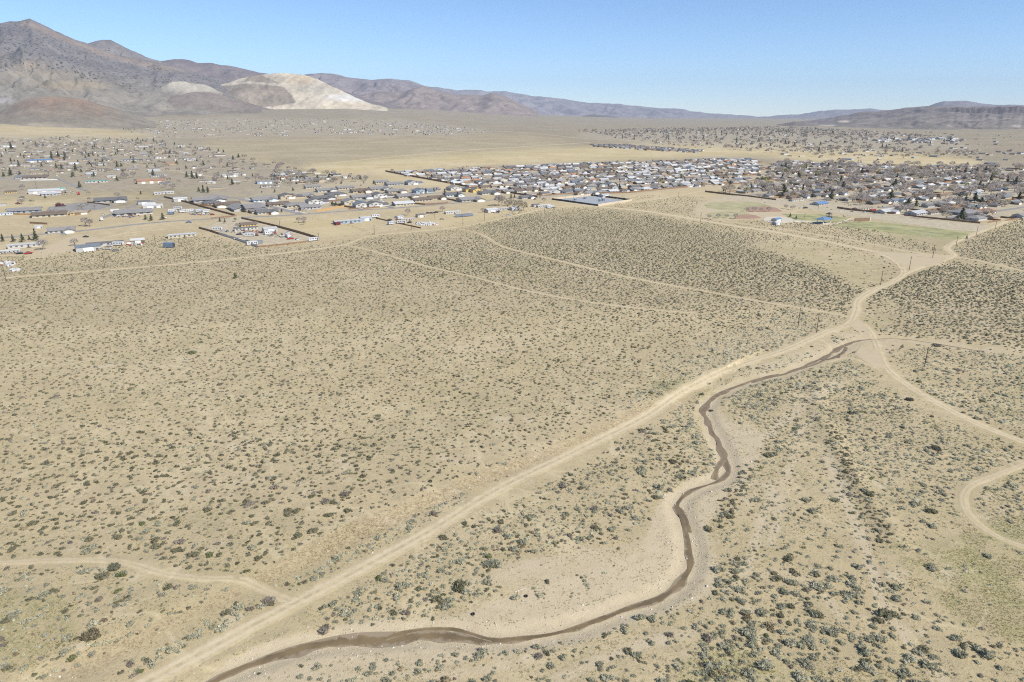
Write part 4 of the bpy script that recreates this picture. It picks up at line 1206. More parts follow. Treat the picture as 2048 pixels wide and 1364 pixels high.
# ------------------------------------------------------------------ house parts
def gable_walls(L, W, h, rise, cx=0, cy=0, alongx=True):
    V = []
    for s in (-1, 1):
        for a, z in ((-W / 2, -.4), (W / 2, -.4), (W / 2, h), (0, h + rise), (-W / 2, h)):
            V.append((cx + s * L / 2, cy + a, z) if alongx else (cx + a, cy + s * L / 2, z))
    Fc = [(4, 3, 2, 1, 0), (5, 6, 7, 8, 9)] + [(i, (i + 1) % 5, 5 + (i + 1) % 5, 5 + i) for i in range(5)]
    if not alongx: Fc = [tuple(reversed(f)) for f in Fc]
    return V, Fc
def gable_roof(L, W, h, rise, o=.55, th=.2, cx=0, cy=0, alongx=True):
    sl = rise / (W / 2); e = W / 2 + o; ze = h - o * sl + .03
    sec = [(-e, ze), (0, h + rise + .03), (e, ze), (e, ze + th), (0, h + rise + th + .06), (-e, ze + th)]
    V = []
    for s in (-1, 1):
        for a, z in sec:
            V.append((cx + s * (L / 2 + o), cy + a, z) if alongx else (cx + a, cy + s * (L / 2 + o), z))
    Fc = [(0, 1, 4, 5), (1, 2, 3, 4), (11, 10, 7, 6), (10, 9, 8, 7)] + [(i, 6 + i, 6 + (i + 1) % 6, (i + 1) % 6) for i in range(6)]
    if not alongx: Fc = [tuple(reversed(f)) for f in Fc]
    return V, Fc
def hip_roof(L, W, h, rise, o=.6):
    a, b = L / 2 + o, W / 2 + o; r = max(.3, a - b)
    V = [(-a, -b, h - .1), (a, -b, h - .1), (a, b, h - .1), (-a, b, h - .1), (-a, -b, h + .12), (a, -b, h + .12), (a, b, h + .12), (-a, b, h + .12), (-r, 0, h + rise), (r, 0, h + rise)]
    return V, [(3, 2, 1, 0), (0, 1, 5, 4), (1, 2, 6, 5), (2, 3, 7, 6), (3, 0, 4, 7), (4, 5, 9, 8), (6, 7, 8, 9), (5, 6, 9), (7, 4, 8)]

def wins(L, W, xs, z0=.95, w=1.5, h=1.15, side=True, y=None):
    y = -W / 2 if y is None else y
    out = [('window', box(x - w / 2, x + w / 2, y - .06, y + .05, z0, z0 + h), 'glass') for x in xs]
    if side:
        for s in (-1, 1): out.append(('window', box(s * L / 2 - .05, s * L / 2 + .06, -w / 2 - 1, w / 2 - 1, z0, z0 + h) if s > 0 else box(-L / 2 - .06, -L / 2 + .05, -w / 2 + 1, w / 2 + 1, z0, z0 + h), 'glass'))
    return out

def style_ranch():
    L, W, h, r = 16, 9, 2.7, 2.1
    return [('wall', gable_walls(L, W, h, r), 'wall'), ('roof', gable_roof(L, W, h, r), 'roof'), ('door', box(-.5, .5, -W / 2 - .07, -W / 2 + .05, 0, 2.1), 'door')] + wins(L, W, (-5.5, -2.6, 3, 6))
def style_ell(flip=1):
    L, W, h, r = 17, 9.5, 2.8, 2.3
    cx = 5 * flip
    out = [('wall', gable_walls(L, W, h, r), 'wall'), ('roof', gable_roof(L, W, h, r), 'roof'), ('wall', gable_walls(9.5, 7, h, 1.75, cx, -5.0, False), 'wall'), ('roof', gable_roof(9.5, 7, h, 1.75, cx=cx, cy=-5.0, alongx=False), 'roof'),
           ('garage_door', box(cx - 2.5, cx + 2.5, -9.83, -9.7, 0, 2.25), 'white'), ('door', box(-flip * .2 - .5, -flip * .2 + .5, -W / 2 - .07, -W / 2 + .05, 0, 2.1), 'door')]
    return out + wins(L, W, (-flip * 3.2, -flip * 6.4))
def style_hip():
    L, W, h, r = 16, 12, 2.8, 2.7
    return [('wall', box(-L / 2, L / 2, -W / 2, W / 2, -.4, h), 'wall'), ('roof', hip_roof(L, W, h, r), 'roof'), ('garage_door', box(2.2, 7.0, -W / 2 - .08, -W / 2 + .05, 0, 2.25), 'white'), ('door', box(-.4, .6, -W / 2 - .07, -W / 2 + .05, 0, 2.1), 'door')] + wins(L, W, (-5.8, -2.8))
def style_two():
    L, W, h, r = 12, 9.5, 4.3, 2.5
    return [('wall', gable_walls(W, L, h, r, alongx=False), 'wall'), ('roof', gable_roof(W, L, h, r, alongx=False), 'roof'), ('garage_door', box(.6, 5.2, -W / 2 - .08, -W / 2 + .05, 0, 2.2), 'white'), ('door', box(-2, -1, -W / 2 - .07, -W / 2 + .05, 0, 2.1), 'door'),
            ('wall', gable_walls(6, 9, 2.6, 1.4, 8.8, 1.0), 'wall'), ('roof', gable_roof(6, 9, 2.6, 1.4, cx=8.8, cy=1.0), 'roof')] + wins(L, W, (-3.4, 0, 3.4), z0=2.75, side=False)
def style_mobile():
    L, W, h, r = 20, 5.2, 2.9, .75
    return [('wall', gable_walls(L, W, h, r), 'wall'), ('roof', gable_roof(L, W, h, r, o=.3, th=.12), 'roof'), ('door', box(1.2, 2.2, -W / 2 - .07, -W / 2 + .05, .5, 2.5), 'door'), ('porch', box(.6, 3.2, -W / 2 - 1.6, -W / 2 - .02, -.2, .5), 'door')] + wins(L, W, (-8, -5, -2, 5, 8), z0=1.15, w=1.3)
def style_shed():
    L, W, h, r = 10, 7, 3.4, 1.3
    return [('wall', gable_walls(L, W, h, r), 'wall'), ('roof', gable_roof(L, W, h, r, o=.2, th=.1), 'roof'), ('roll_up_door', box(-2, 2, -W / 2 - .07, -W / 2 + .05, 0, 3.0), 'white'), ('door', box(3, 4, -W / 2 - .07, -W / 2 + .05, 0, 2.1), 'door')]
def style_barn():
    L, W, h, r = 28, 13, 4.2, 2.0
    return [('wall', gable_walls(L, W, h, r), 'wall'), ('roof', gable_roof(L, W, h, r, o=.3, th=.12), 'roof')] + [('roll_up_door', box(x - 1.8, x + 1.8, -W / 2 - .07, -W / 2 + .05, 0, 3.4), 'white') for x in (-8, 0, 8)]

STY = {'ranch': style_ranch(), 'ell': style_ell(1), 'ell_left': style_ell(-1), 'hip': style_hip(), 'two': style_two(), 'mobile': style_mobile(), 'shed': style_shed(), 'barn': style_barn()}
WIDTH = {'ranch': 16, 'ell': 17, 'ell_left': 17, 'hip': 16, 'two': 14, 'mobile': 20, 'shed': 10, 'barn': 28}
SNAME = {'ranch': ('house', 'house'), 'ell': ('house', 'house'), 'ell_left': ('house', 'house'), 'hip': ('house', 'house'), 'two': ('house', 'house'), 'mobile': ('mobile_home', 'mobile home'), 'shed': ('shed', 'shed'), 'barn': ('barn', 'barn')}
MK = {'wall': M_wall['white'], 'roof': M_roof['grey'], 'door': M_door, 'white': M_white, 'glass': M_glass}
PROTO = {s: [(n, mesh_py(n, *vf, MK[k]), k) for n, vf, k in parts] for s, parts in STY.items()}
# cheap version for the far crowd: walls, roofs and openings as triangles with colours
def tri(vf):
    V, Fc = vf; T = []
    for f in Fc:
        for i in range(1, len(f) - 1): T.append((f[0], f[i], f[i + 1]))
    return np.array(V, float), np.array(T)

def vscale(s): return .87 * s ** .3 if s > 1 else .87 * s
def house(x, y, z, rz, sty, wall, roof, label, scale=1.0, group=None, name=None, cat=None, low=True):
    nm, ct = SNAME[sty]
    o = empty(name or nm, (x, y, z - .05), rz)
    o.scale = (scale, scale, vscale(scale))
    tag(o, label, cat or ct, group)
    for n, me, k in PROTO[sty]:
        put(n, me, parent=o, mat=M_wall[wall] if k == 'wall' else M_roof[roof] if k == 'roof' else None)
    return o

HOUSES = []          # x, y, rz, style, wall, roof, scale, label or None, region, forced
def add_house(px, py, wpx, sty, wall, roof, label, turn=0.0, forced=True):
    x, y, z = P1(px, py)
    s = wpx / F * depth_at(x, y) / WIDTH[sty] / max(.55, abs(math.cos(TH + turn)))
    HOUSES.append(dict(x=x, y=y, z=z, rz=TH + turn, sty=sty, wall=wall, roof=roof, s=float(np.clip(s, .45, 2.2)), label=label, region='hand', forced=forced))

_e = P([600, 890], [429, 408])
TH = math.atan2(_e[1, 1] - _e[0, 1], _e[1, 0] - _e[0, 0])       # the town's street grid
E2 = np.array([math.cos(TH), math.sin(TH)]); E1 = np.array([-math.sin(TH), math.cos(TH)])
Q = math.pi / 2

for a in [  # hand-placed buildings of the near edge of town: px, py(base), width px, style, wall, roof, label, turn
    (22, 386, 17, 'ranch', 'yellow', 'brown', 'small yellow house among bare trees at the far left edge'),
    (90, 386, 46, 'barn', 'white', 'white', 'long white metal barn at the left with a bright white roof'),
    (103, 390, 28, 'ranch', 'grey', 'pale grey', 'pale grey roofed house in front of the long white barn'),
    (122, 381, 13, 'shed', 'pale blue', 'green', 'mint green roofed shed at the right end of the white barn'),
    (222, 403, 48, 'ell', 'grey', 'charcoal', 'grey house with charcoal roof beside the bend of the left street'),
    (50, 424, 48, 'ranch', 'blue-grey', 'grey', 'blue-grey house below a grey parking yard at the left edge'),
    (8, 430, 26, 'mobile', 'pale blue', 'pale grey', 'pale blue mobile home cut by the left picture edge'),
    (100, 432, 50, 'ranch', 'cream', 'brown', 'long cream house with brown roof behind the tall board fence at left'),
    (158, 428, 26, 'hip', 'yellow', 'tan', 'ochre house with tan roof inside a new wooden fence'),
    (268, 428, 60, 'ranch', 'white', 'grey', 'long low white ranch house with grey roof near the left street'),
    (300, 416, 22, 'shed', 'white', 'white', 'white shed behind the long low ranch house'),
    (288, 408, 18, 'shed', 'grey', 'charcoal', 'open sided grey shelter behind the white shed at left'),
    (316, 415, 16, 'shed', 'white', 'pale grey', 'pale carport at the right of the white shed'),
    (124, 464, 40, 'ell', 'white', 'grey', 'white gabled house with grey roof near the row of dark pines'),
    (78, 456, 12, 'shed', 'grey', 'pale grey', 'small grey shed left of the white gabled house'),
    (52, 494, 50, 'mobile', 'white', 'pale grey', 'grey roofed mobile home below the row of dark pines'),
    (16, 506, 36, 'mobile', 'white', 'white', 'white mobile home at the lower left corner of town'),
    (211, 491, 56, 'mobile', 'white', 'charcoal', 'long white mobile home with dark roof edge at the sagebrush border'),
    (258, 488, 14, 'shed', 'cream', 'tan', 'cream box shed right of the long white mobile home'),
    (276, 486, 22, 'shed', 'brown', 'white', 'dark open shed with white roof beside the cream box shed'),
    (177, 500, 36, 'shed', 'grey', 'slate blue', 'low slate blue lean-to in front of the white mobile home'),
    (364, 474, 44, 'mobile', 'cream', 'pale grey', 'cream mobile home standing left of the fenced lot'),
    (361, 402, 22, 'shed', 'grey', 'white', 'white roofed metal garage outside the long brown fence'),
    (302, 412, 14, 'shed', 'white', 'white', 'tiny white shed by the left street'),
    (418, 402, 52, 'ell', 'grey', 'grey', 'wide grey house at the left corner of the new estate', 0),
    (455, 412, 40, 'ell_left', 'beige', 'brown', 'brown roofed house left of the estate street'),
    (424, 409, 28, 'hip', 'grey', 'charcoal', 'charcoal hip roofed house with solar panels by the long fence'),
    (480, 419, 34, 'ranch', 'grey', 'grey', 'grey house second from the estate street entrance', -Q),
    (507, 421, 34, 'two', 'beige', 'grey', 'tall gabled grey roofed house beside the estate street', -Q),
    (534, 427, 34, 'ell', 'white', 'charcoal', 'charcoal roofed house at the estate street entrance'),
    (528, 402, 38, 'ell', 'pale blue', 'grey', 'pale blue house with solar panels in the estate'),
    (556, 411, 34, 'ranch', 'beige', 'brown', 'brown roofed beige house right of the estate street'),
    (574, 397, 30, 'two', 'beige', 'charcoal', 'tall beige house with dark roof behind the brown roofed house'),
    (592, 413, 36, 'hip', 'cream', 'grey', 'cream house with grey hip roof at the estate street corner'),
    (620, 417, 34, 'ranch', 'grey', 'grey', 'grey house beside the orange fence at the estate corner'),
    (612, 394, 26, 'ell', 'beige', 'grey', 'beige gabled house in the middle of the estate'),
    (628, 407, 28, 'two', 'white', 'charcoal', 'tall white gabled house behind the orange fence'),
    (645, 399, 38, 'ell', 'grey', 'charcoal', 'wide charcoal roofed house in the middle of the estate'),
    (671, 391, 32, 'hip', 'white', 'charcoal', 'dark hip roofed house with white porch in the estate'),
    (700, 408, 30, 'two', 'cream', 'grey', 'cream gable fronted house behind the brown estate fence'),
    (723, 414, 30, 'two', 'white', 'slate blue', 'white gabled house with slate roof by the brown fence'),
    (748, 413, 28, 'two', 'white', 'charcoal', 'white house with slate roof at the right estate entrance'),
    (722, 397, 34, 'ell', 'grey', 'grey', 'grey house behind the white gabled houses'),
    (757, 395, 28, 'two', 'white', 'charcoal', 'tall house with white front above the curved street'),
    (757, 380, 32, 'ell', 'white', 'grey', 'white fronted grey roofed house on the upper estate street'),
    (720, 384, 30, 'ell', 'beige', 'brown', 'brown gabled house on the upper estate street'),
    (690, 378, 28, 'ranch', 'cream', 'grey', 'cream house at the top left of the estate'),
    (652, 383, 32, 'ell', 'white', 'grey', 'white house at the top left of the estate beside a brown one'),
    (625, 376, 26, 'ranch', 'cream', 'grey', 'cream ranch house at the upper left edge of the estate'),
    (790, 385, 30, 'ell', 'beige', 'grey', 'beige gabled house on the upper row of the estate'),
    (788, 370, 28, 'ranch', 'grey', 'grey', 'grey house at the back of the estate'),
    (823, 369, 22, 'two', 'grey', 'slate blue', 'tall slate roofed house standing above the back of the estate'),
    (762, 366, 24, 'ranch', 'cream', 'grey', 'cream house beside the field track behind the estate'),
    (812, 395, 34, 'ell', 'cream', 'grey', 'cream house with grey roof in the right part of the estate'),
    (806, 410, 34, 'ranch', 'cream', 'white', 'bright white roofed house at the bottom right of the estate'),
    (843, 402, 32, 'ranch', 'beige', 'brown', 'brown roofed house right of the bright white roof'),
    (840, 386, 26, 'two', 'blue-grey', 'slate blue', 'blue-grey tall house in the right part of the estate'),
    (872, 398, 28, 'ell', 'beige', 'brown', 'brown gabled house near the right estate fence'),
    (862, 382, 28, 'ranch', 'grey', 'grey', 'grey ranch house in the right part of the estate'),
    (905, 392, 30, 'ell', 'pale blue', 'charcoal', 'pale blue gabled house between dark pines'),
    (908, 380, 24, 'two', 'white', 'grey', 'tall white gabled house at the right end of the estate'),
    (938, 383, 22, 'two', 'yellow', 'charcoal', 'yellow gabled house at the right end of the estate'),
    (952, 384, 22, 'two', 'yellow', 'charcoal', 'second yellow gabled house at the right end of the estate'),
    (938, 402, 38, 'ell', 'cream', 'grey', 'cream house with double gables nearest the paved road at right'),
    (975, 388, 30, 'ell', 'white', 'charcoal', 'white house with dark roof last at the right of the estate'),
    (492, 460, 38, 'mobile', 'white', 'charcoal', 'white building with charcoal roof inside the fenced lot'),
    (497, 452, 26, 'ranch', 'yellow', 'brown', 'ochre house with brown roof at the top of the fenced lot'),
    (540, 463, 22, 'shed', 'white', 'pale grey', 'pale metal shed inside the fenced lot'),
    (695, 446, 46, 'mobile', 'blue-grey', 'pale grey', 'long blue-grey mobile home standing alone in the dry field'),
    (731, 441, 19, 'shed', 'blue-grey', 'pale grey', 'blue-grey metal garage beside the long blue-grey mobile home'),
    (815, 441, 26, 'mobile', 'beige', 'pale grey', 'weathered mobile home beside a bare tree in the dry field'),
    (841, 434, 14, 'shed', 'cream', 'charcoal', 'small cream shed right of the weathered mobile home'),
    (905, 427, 28, 'mobile', 'white', 'white', 'long white mobile home in the dry field near the power poles'),
    (1002, 420, 26, 'mobile', 'grey', 'pale grey', 'grey mobile home beside the pale willow thicket'),
    (982, 424, 20, 'shed', 'white', 'white', 'white outbuilding left of the grey mobile home by the willows'),
    (1029, 420, 15, 'shed', 'white', 'pale grey', 'small pale shed in front of the willow thicket'),
    (1071, 413, 12, 'shed', 'grey', 'charcoal', 'dark roofed shed on the bare dirt near the substation'),
    (1087, 414, 26, 'mobile', 'cream', 'white', 'cream mobile home on the bare dirt near the substation'),
    (1052, 397, 22, 'ell', 'white', 'charcoal', 'white house with dark roof behind the willow thicket'),
    (1553, 443, 15, 'shed', 'white', 'blue', 'white park building with blue roof beside the ball fields'),
    (1553, 449, 13, 'shed', 'grey', 'white', 'pale storage shed in front of the blue roofed park building'),
    (1640, 410, 26, 'ranch', 'white', 'blue', 'white and blue building at the edge of the gravel lot'),
    (1592, 402, 30, 'mobile', 'white', 'tan', 'long pale building at the edge of the gravel lot'),
    (1725, 420, 44, 'mobile', 'cream', 'tan', 'long cream building behind the dark fence at the gravel lot'),
    (1770, 426, 30, 'ell', 'white', 'pale grey', 'white house behind the dark fence at the gravel lot'),
    (1832, 429, 36, 'ranch', 'grey', 'pale grey', 'pale blue roofed ranch house at the end of the gravel lot'),
    (1928, 428, 48, 'hip', 'grey', 'grey', 'wide grey hip roofed house among trees at right'),
    (1945, 436, 40, 'hip', 'brown', 'charcoal', 'dark hip roofed house in front of the wide grey one'),
    (1970, 425, 32, 'hip', 'tan', 'terracotta', 'terracotta hip roofed house at the right edge of the suburb'),
    (2042, 434, 30, 'ranch', 'grey', 'grey', 'grey roofed house at the right picture edge by the sand road'),
    (18, 294, 22, 'barn', 'white', 'pale grey', 'large pale metal building at the left edge below the red hill'),
    (80, 324, 36, 'barn', 'white', 'blue', 'long building with bright blue roof at the far left'),
    (264, 322, 48, 'mobile', 'white', 'slate blue', 'long white building with slate roof in the left neighbourhood'),
    (200, 341, 26, 'mobile', 'white', 'brown', 'long white building with brown roof in the left neighbourhood'),
    (193, 365, 34, 'mobile', 'white', 'green', 'long white building with dull green roof at left'),
    (72, 357, 38, 'ranch', 'white', 'brown', 'white house with brown roof behind the dry field at left'),
    (45, 356, 20, 'ranch', 'grey', 'slate blue', 'grey house beside a round dark tree at left'),
    (330, 368, 16, 'ranch', 'grey', 'charcoal', 'small charcoal roofed house by the green pasture'),
    (328, 388, 30, 'mobile', 'white', 'white', 'long white trailer home below the green pasture'),
    (302, 366, 42, 'barn', 'tan', 'terracotta', 'long rust coloured row of stalls beside the pasture'),
    (290, 295, 20, 'ranch', 'cream', 'white', 'cream house with a white roof in the upper left neighbourhood'),
    (382, 321, 14, 'shed', 'white', 'pale grey', 'white metal shed at the right edge of the left neighbourhood'),
    (560, 352, 26, 'ranch', 'white', 'pale grey', 'white house below the dry field behind the estate'),
    (540, 374, 30, 'mobile', 'white', 'grey', 'white mobile home behind the estate beside bare trees'),
    (565, 358, 16, 'shed', 'brown', 'terracotta', 'rust red shed behind the estate'),
    ]:
    add_house(*a[:7], turn=(a[7] if len(a) > 7 else 0.0) + random.choice((-.03, 0, .03)))

# procedural blocks, on the town's grid, one lot per house
def wpick(d):
    k = list(d); return k[int(rng.choice(len(k), p=np.array([d[q] for q in k]) / sum(d.values())))]
RW_NEW = {'grey': 5, 'charcoal': 4, 'brown': 3, 'pale grey': 5, 'white': 2.4, 'tan': 2.5, 'slate blue': 1.5, 'terracotta': .6}
RW_OLD = {'grey': 5, 'charcoal': 3.2, 'brown': 3.2, 'pale grey': 3.5, 'white': 2, 'tan': 2.5, 'slate blue': 1, 'terracotta': .5}
WW = {'white': 2.6, 'cream': 3.5, 'beige': 4, 'tan': 3, 'grey': 2, 'blue-grey': .6, 'brown': 1, 'pale blue': .3}
SUB1 = [(778, 345), (1000, 335), (1130, 329), (1300, 324), (1420, 318), (1500, 319), (1528, 335), (1498, 366), (1250, 386), (1180, 390), (1090, 391), (1060, 391), (945, 377)]
SUB2 = [(1430, 385), (1500, 374), (1535, 336), (1562, 323), (1800, 331), (2250, 342), (2250, 424), (2030, 424), (1985, 440), (1900, 440), (1700, 408), (1540, 397)]
ORD = ['first', 'second', 'third', 'fourth', 'fifth', 'sixth', 'seventh', 'eighth', 'ninth', 'tenth', 'eleventh', 'twelfth']
def grid_block(poly, lot, deep, region, fill, stys, rw, jit=1.0, street=11):
    p = np.array(poly, float); w = P(p[:, 0], p[:, 1])[:, :2]
    a = w @ E2; b = w @ E1
    rows = []; bb = b.min(); r = 0
    while bb < b.max():
        rows.append((bb + deep * .5, Q * 2 if r % 2 else 0.0, r)); bb += deep if r % 2 == 0 else deep + street; r += 1
    block_streets(poly, rows, deep, street, a.min(), a.max())
    for bv, flip, r in rows:
        off = rng.uniform(0, lot)
        for av in np.arange(a.min() + off, a.max(), lot):
            if rng.uniform() > fill: continue
            q = E2 * (av + rng.normal() * jit) + E1 * (bv + rng.normal() * jit)
            px, py, _ = project(q[0], q[1], float(terrain(q[0], q[1])))
            if not pip(np.array([px]), np.array([py]), poly)[0]: continue
            HOUSES.append(dict(x=q[0], y=q[1], z=float(terrain(q[0], q[1])), rz=TH + (math.pi if flip else 0) + rng.choice([0, 0, 0, Q]) * (rng.uniform() < .25), sty=wpick(stys), wall=wpick(WW), roof=wpick(rw),
                               s=float(rng.uniform(.86, 1.12)), label=None, region=region, row=r, forced=False))
            FENCE_LOTS.append((q + E1 * (deep * .5 if not flip else -deep * .5), lot, rng.uniform() < .9))
            if rng.uniform() < .9: FENCE_SIDE.append((q + E2 * lot * .5, deep * .5, 1 if not flip else -1))
FENCE_LOTS, FENCE_SIDE, STREETS = [], [], []
def block_streets(poly, rows, deep, street, a0, a1):
    for bv, flip, r in rows:
        if r % 2 == 0: continue
        b = bv + deep * .5 + street * .5
        av = np.arange(a0, a1, 10.0); q = E2[None] * av[:, None] + E1[None] * b
        px, py, _ = project(q[:, 0], q[:, 1], terrain(q[:, 0], q[:, 1]))
        q = q[pip(px, py, poly)]
        if len(q) > 6:
            STREETS.append(q)
            ribbon('street', q, street * .42, M_asphalt, across=3, jit=.02)
grid_block(SUB1, 20.5, 31, 'sub1', .95, {'ranch': 3, 'ell': 4, 'ell_left': 4, 'hip': 3, 'two': 1.6}, RW_NEW)
grid_block(SUB2, 25, 36, 'sub2', .88, {'ranch': 5, 'ell': 3, 'ell_left': 3, 'hip': 3, 'mobile': 1}, RW_OLD, jit=2, street=14)
STRIP = [(1182, 289), (1260, 290), (1400, 301), (1395, 306), (1300, 301), (1185, 293)]
grid_block(STRIP, 22, 30, 'strip', .95, {'ranch': 3, 'ell': 4, 'hip': 2}, {'charcoal': 4, 'grey': 4, 'brown': 2})
def random_block(poly, n, region, stys, rw, ymin=None):
    p = np.array(poly, float); k = 0; t = 0
    w = P(p[:, 0], p[:, 1])[:, :2]; lo, hi = w.min(0), w.max(0)
    got = []
    while k < n and t < n * 60:
        t += 1
        q = rng.uniform(lo, hi); px, py, _ = project(q[0], q[1], float(terrain(q[0], q[1])))
        if not pip(np.array([px]), np.array([py]), poly)[0]: continue
        if any(abs(q[0] - g[0]) < 22 and abs(q[1] - g[1]) < 24 for g in got): continue
        if any(abs(px - h['px']) < 16 and abs(py - h['py']) < 5 for h in HAND): continue
        got.append(q); k += 1
        HOUSES.append(dict(x=q[0], y=q[1], z=float(terrain(q[0], q[1])), rz=TH + rng.choice([0, 0, Q, math.pi]) + rng.normal() * .05, sty=wpick(stys), wall=wpick(WW), roof=wpick(rw), s=float(rng.uniform(.8, 1.2) * (.95 if region == 'fan' else .75 if region == 'valley' else .82)), label=None, region=region, row=0, forced=False))
HAND = []
for h in HOUSES:
    if h['region'] == 'hand':
        a, b, _ = project(h['x'], h['y'], h['z']); HAND.append(dict(px=float(a), py=float(b)))
ST_OLD = {'mobile': 4, 'ranch': 4, 'shed': 3, 'barn': .7, 'ell': 2, 'hip': 1}
random_block([(-250, 280), (150, 276), (300, 283), (420, 300), (520, 327), (615, 347), (560, 368), (380, 384), (320, 362), (100, 350), (-250, 352)], 330, 'left', ST_OLD, RW_OLD)
random_block([(560, 344), (690, 350), (720, 358), (600, 368), (540, 366)], 22, 'behind', ST_OLD, RW_OLD)
random_block([(-250, 360), (80, 392), (200, 398), (340, 392), (300, 402), (60, 415), (-250, 440)], 10, 'left', ST_OLD, RW_OLD)
random_block([(195, 243), (330, 240), (640, 238), (800, 243), (930, 256), (1000, 264), (900, 271), (660, 271), (400, 274), (300, 279), (250, 262)], 280, 'fan', {'ranch': 3, 'ell': 3, 'barn': 1, 'mobile': 2}, RW_OLD)
random_block([(1150, 263), (1300, 259), (1560, 255), (1700, 262), (1850, 272), (1940, 282), (1820, 305), (1600, 302), (1400, 292), (1280, 283)], 260, 'valley', {'ranch': 3, 'ell': 3, 'barn': 1.5, 'hip': 2}, RW_OLD)
random_block([(1680, 300), (1940, 296), (1960, 318), (1800, 318), (1700, 312)], 26, 'valley', {'barn': 2, 'mobile': 2, 'ranch': 3}, RW_OLD)
random_block([(1900, 285), (2200, 290), (2200, 325), (1960, 330), (1900, 310)], 40, 'valley', {'barn': 1, 'mobile': 2, 'ranch': 3}, RW_OLD)
random_block([(1700, 258), (1960, 268), (2200, 280), (2200, 290), (1900, 284)], 50, 'valley', {'barn': 2, 'mobile': 2, 'ranch': 3}, RW_OLD)
random_block([(1540, 306), (1700, 306), (1800, 318), (1700, 322), (1560, 314)], 16, 'valley', {'barn': 1, 'mobile': 2, 'ranch': 3}, RW_OLD)
for i in range(26):           # warehouses shining white far out in the valley
    q = P1(rng.uniform(1755, 1910), rng.uniform(276, 286))
    HOUSES.append(dict(x=q[0], y=q[1], z=q[2], rz=TH, sty='barn', wall='grey', roof=random.choice(['white', 'pale grey', 'grey']), s=float(rng.uniform(1.0, 1.9)), label=None, region='valley', row=0, forced=False))

PHRASE = {'sub1': 'in the {} row of the dense subdivision', 'sub2': 'in the {} row of the right suburb', 'strip': 'in the lone house row out in the dry field', 'left': 'in the left neighbourhood',
          'fan': 'on the slope below the mine hill', 'valley': 'far out in the valley at right', 'behind': 'among bare trees just behind the estate'}
for h in HOUSES:
    h['app'] = h['s'] * WIDTH[h['sty']] / math.hypot(h['x'], h['y'])
    a, b, _ = project(h['x'], h['y'], h['z']); h['px'], h['py'] = float(a), float(b)
    h['in'] = -8 < a < 2056
    if h['forced']: h['app'] += 1
    if not h['in']: h['app'] = 0
SHAPE = {'ranch': 'gable', 'ell': 'cross gable', 'ell_left': 'L shaped', 'hip': 'hip', 'two': 'tall gable', 'mobile': 'flat', 'shed': 'low', 'barn': 'metal'}
count = {'house': 0, 'mobile_home': 0, 'shed': 0, 'barn': 0}
LANDMARK = [(h['px'], h['py'], h['label']) for h in HOUSES if h['region'] == 'hand']
FAR = []
rows_min = {}
for h in sorted(HOUSES, key=lambda h: -h['app']):
    nm = SNAME[h['sty']][0]
    lim = 300 if nm == 'house' else 80
    if h['app'] <= 0 or count[nm] >= lim or (h['region'] in ('fan', 'valley') and not h['forced']):
        FAR.append(h); continue
    count[nm] += 1
    lab = h['label']
    if lab is None:
        ph = PHRASE[h['region']].format(ORD[min(h.get('row', 0), 11)])
        lab = f"{h['wall']} {SNAME[h['sty']][1]} with {h['roof']} {SHAPE[h['sty']]} roof {ph}".replace('mobile home with', 'trailer home with')
    lab = ' '.join(lab.replace('trailer home', 'trailer').split()[:16])
    grp = {'house': 'houses of the desert town', 'mobile_home': 'mobile homes at the edge of town', 'shed': 'sheds and outbuildings of the town', 'barn': 'barns and long buildings of the town'}[nm]
    house(h['x'], h['y'], h['z'], h['rz'], h['sty'], h['wall'], h['roof'], lab, h['s'], grp)

LOWP = {}
for s in STY:
    v, f, k = [], [], []; o = 0
    for n, vf, mk in STY[s]:
        if n in ('window', 'porch'): continue
        V, T = tri(vf); v.append(V); f.append(T + o); k += [{'wall': 0, 'roof': 1, 'white': 2, 'door': 3, 'glass': 4}[mk]] * len(V); o += len(V)
    LOWP[s] = (np.concatenate(v), np.concatenate(f), np.array(k))
Vs, Fs, Cs = [], [], []; o = 0
for h in FAR:
    v, f, k = LOWP[h['sty']]
    pal = np.array([WALL[h['wall']], np.minimum(ROOF[h['roof']], .55), (.7, .7, .68), (.1, .085, .07), (.05, .06, .08)])
    c, s = math.cos(h['rz']), math.sin(h['rz'])
    V = np.stack([(v[:, 0] * c - v[:, 1] * s) * h['s'] + h['x'], (v[:, 0] * s + v[:, 1] * c) * h['s'] + h['y'], v[:, 2] * vscale(h['s']) + h['z'] - .1], 1)
    Vs.append(V); Fs.append(f + o); Cs.append(pal[k]); o += len(v)
tag(put('distant_houses', mesh_np('distant_houses', np.concatenate(Vs), np.concatenate(Fs), M_mixed, dict(col=np.concatenate(Cs)))), kind='stuff')
print('HOUSES', len(HOUSES), count, 'far', len(FAR))

# ------------------------------------------------------------------ fences
def wall_strip(line, h, th=.09, wave=.06, base=-.2):
    """a run of board fence: one closed slab that follows the ground, its top edge a little uneven"""
    L = np.asarray(line, float); t = np.gradient(L, axis=0); t /= np.linalg.norm(t, axis=1)[:, None] + 1e-9
    n = np.stack([-t[:, 1], t[:, 0]], 1) * th / 2
    z = terrain(L[:, 0], L[:, 1]); hh = h + rng.normal(size=len(L)) * wave
    V = np.stack([np.column_stack([L - n, z + base]), np.column_stack([L + n, z + base]), np.column_stack([L + n, z + hh]), np.column_stack([L - n, z + hh])], 1).reshape(-1, 3)
    Fc = []
    for i in range(len(L) - 1):
        for k in range(4):
            a, b = i * 4 + k, i * 4 + (k + 1) % 4
            Fc.append((a, b, b + 4, a + 4))
    return V, Fc + [(3, 2, 1, 0), tuple(len(V) - 4 + q for q in range(4))]
